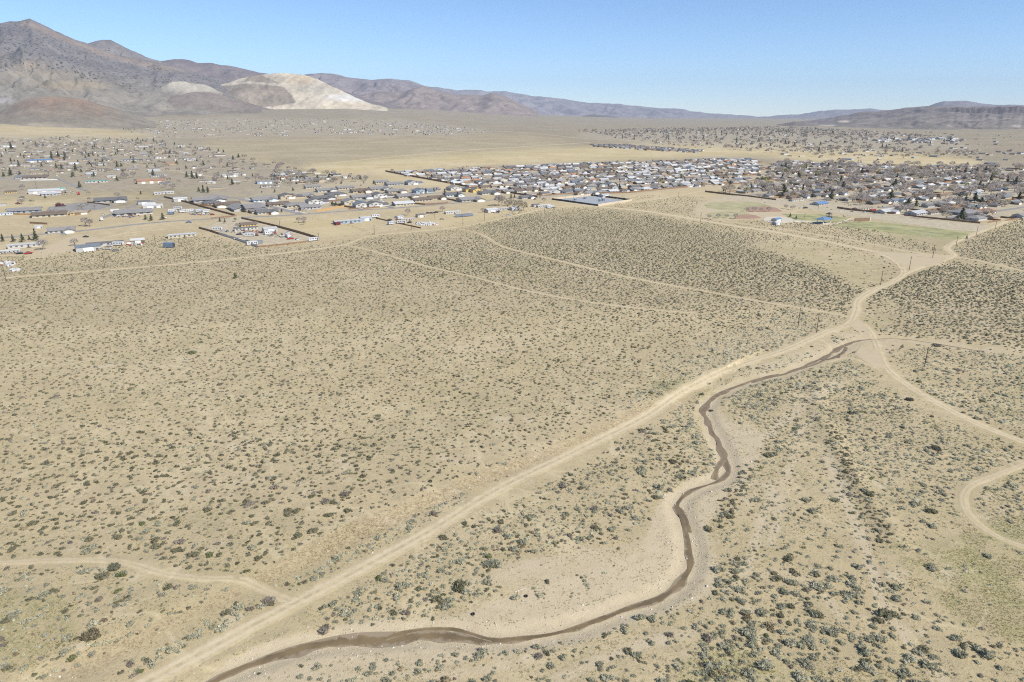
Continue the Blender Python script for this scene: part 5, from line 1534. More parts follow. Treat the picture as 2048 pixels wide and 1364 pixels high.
def run(pts, step=2.4):
    p = P([a for a, b in pts], [b for a, b in pts])[:, :2]; out = []
    for i in range(len(p) - 1):
        n = max(1, int(np.linalg.norm(p[i + 1] - p[i]) / step))
        out += [p[i] + (p[i + 1] - p[i]) * k / n for k in range(n)]
    return np.array(out + [p[-1]])
def fence(pts, label, mat=None, h=1.9, name='board_fence', posts=True):
    L = run(pts)
    x, y = L[0]; o = empty(name, (0, 0, 0)); tag(o, label, 'fence', 'fences around the lots')
    put('boards', mesh_py('boards', *wall_strip(L, h), mat or M_fence), parent=o)
    if posts:
        q = join(*[box(a - .09, a + .09, b - .09, b + .09, float(terrain(a, b)) - .2, float(terrain(a, b)) + h + .12) for a, b in L[::2]])
        tag(put('post', mesh_py('post', *q, mat or M_fence), parent=o), kind='stuff')
    return o
fence([(328, 395), (372, 405), (402, 414), (440, 424), (470, 432)], 'long dark board fence along the left side of the new estate', h=2.1)
fence([(398, 457), (420, 463), (438, 469)], 'brown board fence on the left side of the fenced lot')
fence([(438, 469), (470, 479), (515, 495)], 'pale grey panel fence at the lower left of the fenced lot', M_greymetal, 2.2)
fence([(483, 438), (515, 445), (560, 456), (600, 467), (636, 478)], 'long dark board fence on the right side of the fenced lot', h=2.2)
fence([(515, 495), (560, 491), (612, 485)], 'low brown fence along the bottom of the fenced lot', h=1.4)
fence([(423, 438), (450, 435), (474, 433)], 'grey brown fence along the road above the fenced lot', h=1.6)
fence([(470, 421), (520, 428), (545, 429)], 'new orange wooden fence beside the charcoal roofed corner house', M_fence_new)
fence([(400, 411), (430, 413), (450, 414)], 'new yellow wooden fence below the grey estate house', M_fence_new)
fence([(633, 424), (660, 419), (693, 413)], 'bright yellow wooden fence at the estate corner', M_fence_new, 2.1)
fence([(697, 419), (730, 418), (760, 415)], 'red brown fence in front of the white gabled houses')
fence([(662, 408), (690, 414), (705, 416)], 'red brown fence behind the yellow fence')
fence([(815, 407), (850, 410), (885, 408), (896, 406)], 'dark fence around the bare yard at the right of the estate')
fence([(888, 398), (910, 402), (930, 404)], 'brown fence below the pale blue gabled house')
fence([(771, 343), (810, 351), (850, 358), (900, 367), (938, 375)], 'long dark wall fence along the left side of the dense subdivision', h=2.6)
fence([(995, 382), (1020, 386), (1050, 391), (1075, 395)], 'dark fence between the estate and the dense subdivision', h=2.2)
fence([(1195, 388), (1260, 386), (1340, 378), (1420, 371), (1498, 367)], 'long red brown fence along the bottom of the dense subdivision', h=2.2)
fence([(1410, 384), (1450, 389), (1500, 394), (1552, 401)], 'long dark fence along the top of the ball field lot', h=2.2)
fence([(1674, 417), (1700, 421), (1750, 426), (1788, 429)], 'dark red fence at the edge of the gravel lot', h=2.4)
fence([(1808, 432), (1850, 436), (1900, 441), (1960, 447)], 'dark brown fence at the right end of the gravel lot', h=1.8)
fence([(0, 428), (40, 430), (75, 431)], 'orange brown fence at the left picture edge', M_fence_new)
fence([(150, 431), (175, 427), (182, 422)], 'new red brown fence around the ochre house')
fence([(175, 406), (200, 409), (220, 412)], 'brown fence above the dry yellow yard at left')
fence([(60, 447), (95, 449)], 'dark fence behind the white gabled house at left')
fence([(752, 437), (800, 448), (842, 457)], 'low brown fence across the dry field beside the junk pile', h=1.2)
fence([(900, 356), (960, 352)], 'short fence in the dry field behind the subdivision', h=1.2) if False else None
fence([(0, 357), (40, 361), (115, 360)], 'white rail fence along the dry field at the far left', M_white, 1.3)
fence([(700, 384), (722, 386), (745, 384)], 'brown fence in the middle of the estate')
fence([(775, 391), (800, 390), (828, 392)], 'brown fence behind the bright white roofed house')
fence([(640, 404), (668, 402), (690, 401)], 'brown fence behind the cream gable fronted house')

boards = []
for q, lot, ok in FENCE_LOTS:
    if ok:
        a, b = q - E2 * lot / 2, q + E2 * lot / 2
        boards.append(wall_strip(np.array([a, b]), 1.85))
for q, dp, sg in FENCE_SIDE:
    boards.append(wall_strip(np.array([q, q + E1 * dp * sg]), 1.85))
V, T = [], []; o = 0
for vf in boards:
    v, t = tri(vf); V.append(v); T.append(t + o); o += len(v)
tag(put('yard_fences', mesh_np('yard_fences', np.concatenate(V), np.concatenate(T), M_fence)), kind='stuff')

def wire_fence(pts, label, step=9.0):
    L = run(pts, step); o = empty('wire_fence', (0, 0, 0)); tag(o, label, 'fence', 'fences around the lots')
    q = join(*[box(a - .08, a + .08, b - .08, b + .08, -.2, 1.35) for a, b in L])
    tag(put('post', mesh_py('post', *q, M_wood), parent=o), kind='stuff')
    for z in (.55, 1.15):
        put('wire', mesh_py('wire', *[(lambda vf: vf)(wall_strip(L, z + .02, .02, 0, z - .01))][0], M_darkmetal), parent=o)
wire_fence([(600, 434), (650, 442), (690, 449), (720, 459), (745, 470)], 'wire fence running down the dry field left of the blue-grey mobile home')
wire_fence([(636, 480), (690, 473), (745, 470), (830, 458)], 'wire fence along the sagebrush border below the dry field')

# ------------------------------------------------------------------ trees
def bare_tree(seed, twigs=230, lowp=False):
    """grey winter tree: trunk with limbs, and a haze of twig sprays through the crown; unit height 1"""
    r = np.random.default_rng(seed)
    tr = [tube((0, 0, -.05), (r.normal() * .02, r.normal() * .02, .38), .035, .022, 5)]
    tips = []
    for i in range(6 if not lowp else 3):
        a = i * 1.05 + r.uniform(-.3, .3); L = r.uniform(.28, .42)
        p0 = (0, 0, r.uniform(.22, .38)); p1 = (math.cos(a) * L * .75, math.sin(a) * L * .75, p0[2] + L * r.uniform(.7, 1.1))
        tr.append(tube(p0, p1, .017, .006, 4, False)); tips.append(np.array(p1))
    V, Fc = [], []
    for i in range(twigs):
        a = r.uniform(0, 6.28); u = r.uniform(-.55, 1); s = math.sqrt(1 - u * u) * r.uniform(.35, 1) ** .5
        c = np.array([math.cos(a) * s * .47, math.sin(a) * s * .47, .62 + u * .36 * r.uniform(.6, 1)])
        d = c - np.array([0, 0, .32]); d /= np.linalg.norm(d); d = d + r.normal(size=3) * .35
        sd = np.cross(d, r.normal(size=3)); sd /= np.linalg.norm(sd)
        L = r.uniform(.08, .16) * (1.5 if lowp else 1); w = L * r.uniform(.2, .34) * (1.3 if lowp else 1)
        k = len(V); V += [c - sd * w - d * L * .4, c + sd * w - d * L * .4, c + d * L * .6]; Fc.append((k, k + 1, k + 2))
    return join(*tr), (V, Fc)
def pine_tree(seed, tufts=150, spread=.31, lowp=False):
    r = np.random.default_rng(seed)
    tr = tube((0, 0, -.05), (0, 0, .8), .03, .008, 5)
    V, Fc = [], []
    for i in range(tufts):
        t = r.uniform(0, 1) ** 1.35; z = .1 + .9 * t; R = spread * (1 - t) ** .8 * r.uniform(.45, 1.1) * (.85 + .3 * math.sin(z * 31 + seed))
        a = r.uniform(0, 6.28); c = np.array([math.cos(a) * R, math.sin(a) * R, z])
        d = np.array([math.cos(a), math.sin(a), r.uniform(-.5, .35)]); sd = np.cross(d, r.normal(size=3)); sd /= np.linalg.norm(sd)
        L = r.uniform(.06, .13) * (1.5 if lowp else 1); w = L * r.uniform(.4, .65)
        k = len(V); V += [c - sd * w - d * L * .5, c + sd * w - d * L * .5, c + d * L * .7]; Fc.append((k, k + 1, k + 2))
    v, f = ico(); z = v[:, 2:] * .5 + .5
    k = len(V); V += [tuple(q) for q in np.hstack([v[:, :2] * spread * .62 * (1 - z * .85), .12 + z * .8])]; Fc += [tuple(int(i) + k for i in q) for q in f]
    return tr, (V, Fc)
def leafy_tree(seed, n=150, lowp=False):
    r = np.random.default_rng(seed)
    tr = tube((0, 0, -.05), (0, 0, .5), .035, .015, 5); V, Fc = [], []
    lob = [(np.array([r.normal() * .16, r.normal() * .16, r.uniform(.45, .75)]), r.uniform(.16, .26)) for _ in range(6)]
    for i in range(n):
        c0, R = lob[i % 6]; d = r.normal(size=3); d /= np.linalg.norm(d); c = c0 + d * R * r.uniform(.6, 1)
        sd = np.cross(d, r.normal(size=3)); sd /= np.linalg.norm(sd); L = r.uniform(.06, .12) * (1.4 if lowp else 1); w = L * .55
        k = len(V); V += [c - sd * w, c + sd * w, c + (d + [0, 0, .4]) * L]; Fc.append((k, k + 1, k + 2))
    return tr, (V, Fc)
M_twig = m_flat('grey_twigs', (.43, .38, .325), .12, .4, .95, col2=(.48, .425, .37), trans=.4)
M_twig2 = m_flat('pale_willow_twigs', (.46, .40, .30), .15, .4, .95, trans=.4)
M_pine = m_flat('pine_needles', (.075, .088, .05), .2, .5, .9, col2=(.10, .11, .065), trans=.2)
M_juniper = m_flat('juniper_foliage', (.085, .098, .05), .25, .5, .9, col2=(.11, .115, .06), trans=.2)
M_spring = m_flat('spring_leaves', (.25, .25, .085), .2, .5, .9, col2=(.30, .29, .12), trans=.4)
M_plum = m_flat('plum_twigs', (.20, .105, .09), .2, .5, .9, trans=.4)
KT = {'bare': ('bare_tree', bare_tree, M_twig, (.275, .24, .205), 'bare tree'), 'willow': ('willow', bare_tree, M_twig2, (.36, .31, .235), 'willow'), 'pine': ('pine_tree', pine_tree, M_pine, (.075, .088, .05), 'pine tree'),
      'juniper': ('juniper', lambda s, **k: pine_tree(s, spread=.42, **k), M_juniper, (.085, .098, .05), 'juniper'), 'spring': ('leafing_tree', leafy_tree, M_spring, (.26, .26, .095), 'leafing tree'), 'plum': ('plum_tree', bare_tree, M_plum, (.20, .105, .09), 'plum tree')}
TP = {}
for k, (nm, fn, mt, c, ct) in KT.items():
    TP[k] = []
    for s in range(5):
        a, b = fn(20 + s)
        TP[k].append((mesh_py('trunk', *a, M_trunk), mesh_py('crown', *b, mt)))
TREES = []
def add_tree(px, py, hpx, k, label=None, wide=1.0):
    x, y, z = P1(px, py); h = hpx / F * depth_at(x, y) / .96
    TREES.append(dict(x=x, y=y, z=z, h=h, k=k, label=label, wide=wide))
for px, py, hp, k, lab in [
    (6, 483, 15, 'pine', 'dark bushy pine cut by the left edge above the mobile home'), (27, 484, 15, 'pine', 'dark pine second from left above the mobile home'), (46, 484, 17, 'pine', 'slender dark pine between two others above the mobile home'), (72, 481, 22, 'pine', 'tallest dark pine at the right end of the row above the mobile home'),
    (59, 480, 9, 'juniper', 'small olive tree in the row of dark pines'), (471, 557, 12, 'juniper', 'lone dark juniper standing in the open sagebrush'), (87, 500, 22, 'bare', 'big leafless tree right of the grey roofed mobile home'), (150, 492, 16, 'bare', 'leafless tree beside the power pole at the left dirt yard'),
    (172, 452, 18, 'bare', 'pale leafless tree above the left paved road'), (180, 453, 16, 'bare', 'second pale leafless tree above the left paved road'), (292, 440, 11, 'juniper', 'round olive shrub tree left of the parked trailers'), (303, 442, 13, 'juniper', 'olive shrub tree nearest the fenced trailers'), (326, 440, 14, 'juniper', 'tall olive tree behind the parked trailers at left'),
    (118, 414, 9, 'plum', 'burgundy flowering plum tree in the grey yard at left'), (160, 376, 13, 'juniper', 'dark round tree at the end of the left street'), (22, 352, 16, 'pine', 'big round dark tree beside the grey house at left'), (8, 354, 10, 'juniper', 'olive tree at the left edge beside the big round one'), (45, 380, 12, 'bare', 'dark leafless tree left of the long white barn'),
    (23, 299, 14, 'pine', 'dark conifer beside the large pale building at the left edge'), (38, 333, 12, 'pine', 'dark conifer below the blue roofed building'), (104, 316, 13, 'pine', 'first of three dark conifers right of the blue roofed building'), (117, 315, 12, 'pine', 'middle one of three dark conifers right of the blue roof'), (130, 317, 13, 'pine', 'last of three dark conifers right of the blue roof'),
    (113, 337, 10, 'pine', 'small dark conifer above the pasture at left'), (124, 339, 11, 'pine', 'dark conifer beside the dark roofed shed at left'), (152, 342, 15, 'pine', 'wide dark conifer in front of the long brown roofed building'), (235, 335, 12, 'pine', 'narrow dark conifer in the middle of the left neighbourhood'), (307, 354, 15, 'pine', 'tall dark conifer above the row of stalls'),
    (374, 355, 12, 'pine', 'dark conifer at the left of a dark clump by the estate'), (385, 358, 15, 'pine', 'wide dark evergreen of the dark clump by the estate'), (394, 358, 13, 'pine', 'dark evergreen at the right of the dark clump by the estate'), (407, 385, 14, 'pine', 'middle dark pine behind the wide grey estate house'), (416, 386, 13, 'pine', 'right dark pine behind the wide grey estate house'), (398, 384, 10, 'juniper', 'olive tree left of the two pines behind the estate'),
    (440, 444, 9, 'pine', 'small dark pine inside the top of the fenced lot'), (450, 445, 8, 'pine', 'second small dark pine inside the fenced lot'), (471, 444, 10, 'spring', 'yellow green tree at the top of the fenced lot'), (449, 448, 6, 'spring', 'yellow green shrub beside the small pines in the fenced lot'), (475, 456, 10, 'bare', 'leafless tree in the middle of the fenced lot'),
    (598, 445, 11, 'bare', 'leafless tree in the dry field right of the fenced lot'), (608, 446, 13, 'bare', 'larger leafless tree in the dry field right of the fenced lot'), (608, 450, 10, 'bare', 'leafless tree lower in the dry field'), (665, 412, 10, 'juniper', 'dark olive tree beside the brown estate fence'), (672, 412, 9, 'juniper', 'second dark olive tree beside the brown estate fence'), (731, 392, 8, 'pine', 'small dark conifer in the middle of the estate'),
    (852, 388, 12, 'pine', 'dark conifer left of the pale blue gabled house'), (868, 384, 9, 'pine', 'small conifer in the right part of the estate'), (890, 393, 14, 'pine', 'tall dark conifer beside the pale blue gabled house'), (915, 394, 10, 'pine', 'dark conifer right of the pale blue gabled house'), (1022, 397, 9, 'juniper', 'wide dark green tree beside the subdivision fence'), (1029, 396, 8, 'pine', 'dark conifer beside the wide dark green tree by the fence'),
    (816, 431, 14, 'bare', 'pale leafless tree behind the weathered mobile home'), (885, 424, 12, 'bare', 'leafless tree left of the long white mobile home'), (998, 412, 22, 'bare', 'tall leafless tree behind the grey mobile home'), (1004, 411, 20, 'bare', 'second tall leafless tree behind the grey mobile home'), (965, 425, 9, 'bare', 'dark leafless tree left of the white outbuilding'),
    (1015, 417, 17, 'willow', 'pale willow at the left of the willow thicket'), (1026, 418, 19, 'willow', 'pale willow in the middle of the thicket'), (1037, 420, 20, 'willow', 'broad pale willow at the right of the thicket'), (1047, 422, 19, 'willow', 'pale willow at the right end of the thicket'), (1020, 412, 14, 'willow', 'pale willow behind the left of the thicket'), (1040, 413, 14, 'willow', 'pale willow behind the right of the thicket'),
    (1088, 405, 10, 'bare', 'leafless tree behind the cream mobile home'), (1239, 380, 13, 'pine', 'big dark conifer in the front row of the subdivision'),
    (1418, 438, 9, 'bare', 'leftmost leafless tree along the lower ball field'), (1436, 437, 10, 'bare', 'second leafless tree along the lower ball field'), (1453, 437, 9, 'bare', 'third leafless tree along the lower ball field'), (1471, 438, 11, 'bare', 'fourth leafless tree along the lower ball field'), (1493, 425, 11, 'bare', 'leafless tree at the left end of the brown infield'), (1508, 424, 11, 'bare', 'leafless tree before the middle of the brown infield'), (1522, 424, 9, 'bare', 'small leafless tree before the brown infield'), (1537, 424, 11, 'bare', 'leafless tree at the right of the brown infield'),
    (1572, 418, 9, 'bare', 'leafless tree at the right end of the upper ball field'), (1584, 420, 9, 'bare', 'round leafless tree beside the gravel lot'), (1580, 434, 8, 'juniper', 'low brown green tree right of the blue roofed park building'), (1592, 438, 7, 'juniper', 'dark low tree at the left end of the park lawn'), (1695, 458, 5, 'pine', 'small round pine at the left of the sports lawn'), (1717, 462, 6, 'pine', 'small round pine in the middle of the sports lawn edge'), (1749, 463, 5, 'pine', 'small round pine below the sports lawn') , (1933, 478, 8, 'pine', 'dark pine at the right end of the sports lawn'),
    (1447, 383, 9, 'pine', 'dark conifer at the left tip of the suburb'), (1502, 380, 12, 'pine', 'dark conifer in a suburb yard at the left'), (1530, 383, 13, 'pine', 'broad dark evergreen in the suburb above the ball field'), (1568, 382, 13, 'pine', 'left dark evergreen of a close group in the suburb'), (1605, 385, 16, 'pine', 'tall dark evergreen of a close group in the suburb'), (1620, 383, 14, 'pine', 'right dark evergreen of a close group in the suburb'),
    (1690, 372, 10, 'pine', 'dark evergreen near the middle of the suburb'), (1910, 352, 15, 'pine', 'first of three tall dark evergreens at the back of the suburb'), (1930, 349, 15, 'pine', 'middle of three tall dark evergreens at the back of the suburb'), (1952, 350, 15, 'pine', 'last of three tall dark evergreens at the back of the suburb'), (1990, 405, 16, 'pine', 'broad dark evergreen at the right of the suburb'), (2030, 372, 18, 'pine', 'tall dark evergreen at the right picture edge'), (1944, 422, 11, 'spring', 'pale green tree beside the wide grey house'),
    (1362, 360, 11, 'spring', 'bright yellow green tree in the right of the subdivision'), (1320, 368, 12, 'spring', 'pale green tree in the subdivision'), (1268, 327, 7, 'spring', 'yellow green tree at the back of the subdivision')]:
    add_tree(px, py, hp, k, lab)

def tree_block(poly, n, mixk, hr, region):
    p = np.array(poly, float); w = P(p[:, 0], p[:, 1])[:, :2]; lo, hi = w.min(0), w.max(0); k = 0; t = 0
    while k < n and t < 80 * n:
        t += 1
        q = rng.uniform(lo, hi); z = float(terrain(q[0], q[1])); px, py, _ = project(q[0], q[1], z)
        if not pip(np.array([px]), np.array([py]), poly)[0]: continue
        if any(np.min(np.hypot(s_[:, 0] - q[0], s_[:, 1] - q[1])) < 9 for s_ in STREETS): continue
        if rng.uniform() > .25 + 1.2 * float(fbm(np.array(q[0] / 90.), np.array(q[1] / 90.), 2)): continue
        TREES.append(dict(x=q[0], y=q[1], z=z, h=rng.uniform(*hr), k=wpick(mixk), label=None, region=region, wide=rng.uniform(1.0, 1.5))); k += 1
tree_block(SUB2, 640, {'bare': 11, 'willow': 1.6, 'pine': .9, 'spring': .5, 'juniper': .8}, (6, 13), 'sub2')
tree_block(SUB1, 210, {'bare': 6, 'willow': 1.5, 'pine': .8, 'spring': 1.2, 'juniper': .6}, (4, 8), 'sub1')
tree_block([(380, 400), (560, 372), (700, 362), (960, 385), (950, 400), (760, 410), (560, 425)], 36, {'bare': 5, 'pine': 1, 'juniper': 1}, (3, 5.5), 'estate')
tree_block([(-250, 280), (150, 274), (300, 280), (430, 300), (540, 327), (640, 347), (560, 372), (380, 388), (300, 372), (100, 352), (-250, 352)], 720, {'bare': 9, 'willow': 1, 'pine': .5, 'juniper': 2}, (6, 11), 'left')
tree_block([(-250, 360), (80, 385), (200, 390), (340, 388), (300, 410), (60, 440), (-250, 470)], 30, {'bare': 7, 'juniper': 2}, (4, 8), 'left')
tree_block([(560, 344), (700, 350), (740, 362), (600, 374), (500, 380)], 70, {'bare': 9, 'willow': 2, 'juniper': .6}, (5, 9), 'left')
tree_block([(195, 243), (330, 240), (640, 238), (800, 243), (930, 256), (1000, 264), (900, 271), (660, 271), (400, 274), (300, 279), (250, 262)], 520, {'bare': 6, 'pine': 1, 'juniper': 2}, (5, 10), 'far')
tree_block([(1150, 263), (1300, 259), (1560, 255), (1700, 262), (1850, 272), (1940, 284), (1820, 312), (1600, 306), (1400, 295), (1280, 285)], 1200, {'bare': 10, 'pine': 1, 'juniper': 1}, (9, 17), 'far')
tree_block([(1300, 290), (1560, 296), (1800, 300), (1960, 305), (1960, 318), (1700, 318), (1500, 306)], 200, {'bare': 6, 'willow': 1}, (6, 12), 'far')
HX = np.array([(h['x'], h['y']) for h in HOUSES if h['in'] and h not in FAR]); HL = [h for h in HOUSES if h['in'] and h not in FAR]
tc = {k: 0 for k in KT}; FT = []
for t in TREES:
    a, b, _ = project(t['x'], t['y'], t['z']); t['px'], t['py'] = float(a), float(b); t['app'] = t['h'] / math.hypot(t['x'], t['y']) + (1 if t['label'] else 0)
    if not -8 < a < 2056: t['app'] = 0
AD = {'bare': 'bare grey tree', 'willow': 'pale bare willow', 'pine': 'dark evergreen tree', 'juniper': 'dark olive juniper', 'spring': 'yellow green leafing tree', 'plum': 'plum tree'}
LIM = {'bare': 290, 'willow': 60, 'pine': 130, 'juniper': 60, 'spring': 40, 'plum': 5}
for t in sorted(TREES, key=lambda t: -t['app']):
    k = t['k']
    if t['app'] <= 0 or tc[k] >= LIM[k] or (not t['label'] and t.get('region') == 'far'): FT.append(t); continue
    tc[k] += 1
    lab = t['label']
    if lab is None:
        d = np.hypot(HX[:, 0] - t['x'], HX[:, 1] - t['y']); h = HL[int(d.argmin())]
        side = 'right' if t['px'] > h['px'] else 'left'
        fb = 'behind' if t['y'] > h['y'] else 'before'
        reg = {'sub1': 'in the dense subdivision', 'sub2': 'in the right suburb', 'estate': 'in the estate', 'left': 'in the left neighbourhood'}[t['region']]
        hn = SNAME[h['sty']][1]
        lab = f"{'tall' if t['h'] > 9 else 'low'} {AD[k]} {fb} {side} of {h['wall']} {SNAME[h['sty']][1]} with {h['roof']} roof {reg}"
        lab = ' '.join(lab.split()[:16]) if len(lab.split()) <= 16 else f"{AD[k]} {fb} {side} of {h['wall']} {h['roof']}-roofed {SNAME[h['sty']][1]} {reg}"
    nm = KT[k][0]; me = TP[k][int(rng.integers(5))]
    o = empty(nm, (t['x'], t['y'], t['z']), rng.uniform(0, 6.28)); o.scale = (t['h'] * t['wide'], t['h'] * t['wide'], t['h'])
    tag(o, lab, KT[k][4], {'bare': 'bare winter trees of the town', 'willow': 'pale willows', 'pine': 'dark evergreens of the town', 'juniper': 'junipers and olive trees', 'spring': 'trees coming into leaf', 'plum': 'plum trees'}[k])
    put('trunk', me[0], parent=o); put('crown', me[1], parent=o)
low = {}
for k, (nm, fn, mt, c, ct) in KT.items():
    low[k] = []
    for s in range(4):
        a, b = fn(50 + s, lowp=True, **({'twigs': 46} if k in ('bare', 'willow', 'plum') else {'n': 44} if k == 'spring' else {}))
        if k in ('pine', 'juniper'): b = (b[0][:150] + b[0][-12:], b[1][:50] + [tuple(i - (len(b[0]) - 12) + 150 for i in f) for f in b[1][-20:]])
        V, T = tri(b); low[k].append((V, T, np.ones(len(V))))
for k in KT:
    g = [t for t in FT if t['k'] == k]
    if not g: continue
    A = lambda q: np.array([t[q] for t in g], float)
    cols = np.array(KT[k][3])[None] * rng.uniform(.8, 1.2, (len(g), 1)) * np.array([[1.5] if t.get('region') in ('sub1', 'sub2') else [1.0] for t in g])
    scatter_mesh('distant_trees', low[k], A('x'), A('y'), A('z'), A('h'), rng.uniform(0, 6.28, len(g)), cols, M_leaf, sink=0)
print('TREES', len(TREES), tc, len(FT))

# ------------------------------------------------------------------ power poles
def pole_parts(h, arm=True):
    out = [('shaft', tube((0, 0, -1), (0, 0, h), .17, .11, 8), M_wood)]
    if arm:
        out.append(('crossarm', box(-1.25, 1.25, -.18, -.06, h - .75, h - .60), M_wood))
        for x in (-1.1, .55, 1.1): out.append(('insulator', tube((x, -.12, h - .6), (x, -.12, h - .38), .05, .035, 6), M_greymetal))
    return out
PM = {a: [(n, mesh_py(n, *vf, m)) for n, vf, m in pole_parts(10, a)] for a in (True, False)}
for px, py, ty, arm, lab in [
    (11, 557, 530, True, 'power pole nearest the left edge in the sagebrush'), (210, 535, 507, True, 'power pole below the long white mobile home with dark roof'), (374, 517, 497, True, 'power pole in brush right of the blue container'), (311, 488, 470, True, 'power pole left of the blue container'), (151, 502, 484, True, 'power pole at the left dirt yard'),
    (190, 419, 405, True, 'power pole beside the red brown fence at left'), (74, 381, 362, True, 'power pole behind the long white barn'), (638, 482, 466, True, 'power pole at the lower right corner of the fenced lot'), (560, 456, 440, True, 'power pole beside the fence right of the lot'), (749, 470, 451, True, 'power pole at the sagebrush border below the blue-grey garage'),
    (823, 459, 442, True, 'power pole left of the junk pile'), (870, 440, 428, True, 'power pole above the junk pile'), (926, 447, 429, True, 'power pole in front of the solar panels'), (969, 441, 423, True, 'power pole left of the grey mobile home'), (1089, 427, 413, True, 'power pole below the cream mobile home'),
    (1401, 445, 426, True, 'power pole left of the lower ball field'), (1675, 487, 466, False, 'bare pole beside the curving sand road below the park'), (1818, 541, 514, True, 'power pole at the sand road junction'), (1865, 516, 491, True, 'power pole at the wire fence corner above the junction'), (1912, 491, 472, True, 'power pole on the wire fence right of the lawn'),
    (1952, 473, 454, True, 'power pole right of the sports lawn'), (1990, 458, 443, True, 'power pole farthest up the sand road at right'), (1761, 570, 542, True, 'power pole left of the curve of the dirt road'), (1694, 604, 572, True, 'power pole above the left bank of the curving road'), (1596, 653, 616, True, 'left one of two power poles beside the trail junction'), (1633, 665, 627, True, 'right one of two power poles beside the dirt road'),
    (1849, 733, 694, True, 'tall power pole right of the fork of the dirt roads'), (1609, 437, 426, False, 'light pole on the park lawn'), (1637, 418, 408, False, 'light pole in the gravel lot'), (1448, 380, 371, False, 'street pole at the left tip of the suburb'), (1357, 394, 384, True, 'power pole right of the substation')]:
    x, y, z = P1(px, py)
    h = (py - ty) / F * depth_at(x, y) * 1.06
    o = empty('power_pole' if arm else 'pole', (x, y, z), TH + Q * .0); o.scale = (1.25, 1.25, h / 10)
    tag(o, lab, 'pole', 'wooden poles across the plain')
    for n, me in PM[arm]: put(n, me, parent=o)
x, y, z = P1(1080, 396); h = 27 / F * depth_at(x, y)
o = tag(empty('antenna_mast', (x, y, z)), 'tall dark antenna mast with a red tip beside the substation', 'mast')
put('shaft', mesh_py('shaft', *tube((0, 0, -1), (0, 0, h), .55, .4, 8), M_wood), parent=o)
for k in range(3):
    a = k * 2.09
    put('antenna', mesh_py('antenna', *box(-.25, .25, -.15, .15, h - 2.6, h - .3), M_fence_new), (math.cos(a) * .95, math.sin(a) * .95, 0), a, o)
put('platform', mesh_py('platform', *tube((0, 0, h - 1.6), (0, 0, h - 1.4), 1.0, 1.0, 10), M_darkmetal), parent=o)

# ------------------------------------------------------------------ substation
M_block = m_flat('tan_block_wall', (.52, .44, .32), .1, .5)
M_subgravel = m_flat('blue_grey_gravel', (.31, .325, .335), .1, .3, .95)
sheet('gravel_yard', [(1110, 399), (1196, 411.5), (1260, 402), (1180, 392)], M_subgravel, .1)
for pts, lab, m, h in (([(1104, 399.5), (1150, 406), (1196, 412.5)], 'dark slatted fence on the left of the substation', M_darkmetal, 2.2), ([(1197, 412.5), (1232, 407), (1265, 402)], 'tan block wall at the front right of the substation', M_block, 2.6),
                       ([(1265, 402), (1225, 396.5), (1182, 391.5)], 'dark slatted fence behind the substation', M_darkmetal, 2.2), ([(1182, 391.5), (1140, 395.5), (1104, 399.5)], 'tan block wall at the back left of the substation', M_block, 2.4)):
    fence(pts, lab, m, h, name='yard_fence' if m is M_darkmetal else 'block_wall', posts=m is M_darkmetal)
for i, (px, py, w) in enumerate([(1200, 403, 1.0), (1206, 402, 1.15), (1150, 401, .9), (1170, 398, .9)]):
    x, y, z = P1(px, py); o = tag(empty('transformer', (x, y, z), TH, 1.5 * w), f"{['grey transformer with cooling fins at the middle of the substation', 'larger grey transformer beside the other in the substation', 'small transformer at the left of the substation', 'small transformer at the back of the substation'][i]}", 'transformer')
    put('tank', mesh_py('tank', *box(-1.2, 1.2, -.8, .8, 0, 2.2), M_greymetal), parent=o)
    for k in range(4): put('cooling_fin', mesh_py('cooling_fin', *box(-1 + k * .6, -.8 + k * .6, -1.3, -.82, .3, 1.9), M_greymetal), parent=o)
    for k in (-.7, 0, .7): put('bushing', mesh_py('bushing', *tube((k, 0, 2.2), (k, 0, 3.1), .14, .07, 6), M_white), parent=o)
for i, (px, py, hp) in enumerate([(1147, 405, 14), (1131, 399, 13), (1196, 411, 23), (1158, 392, 14), (1216, 404, 8), (1226, 404, 8), (1234, 404, 8), (1234, 409, 11), (1237, 409, 11), (1240, 408, 10), (1170, 393, 9), (1180, 393, 9), (1187, 396, 8), (1210, 399, 8)]):
    x, y, z = P1(px, py); h = hp / F * depth_at(x, y)
    o = tag(empty('steel_pole', (x, y, z), TH), f"{'tallest steel pole at the front corner' if hp == 23 else 'steel pole at the left side' if px < 1160 else 'short steel post at the right side' if px > 1212 else 'steel post in the middle'} of the substation", 'pole', 'steel poles of the substation')
    put('shaft', mesh_py('shaft', *tube((0, 0, -.3), (0, 0, h), .2, .13, 7), M_greymetal), parent=o)
    put('crossarm', mesh_py('crossarm', *box(-1.6, 1.6, -.1, .1, h - .9, h - .7), M_greymetal), parent=o)
x, y, z = P1(1209, 394); house(x, y, z, TH, 'shed', 'grey', 'pale grey', 'grey control shed at the back of the substation', 1.3)

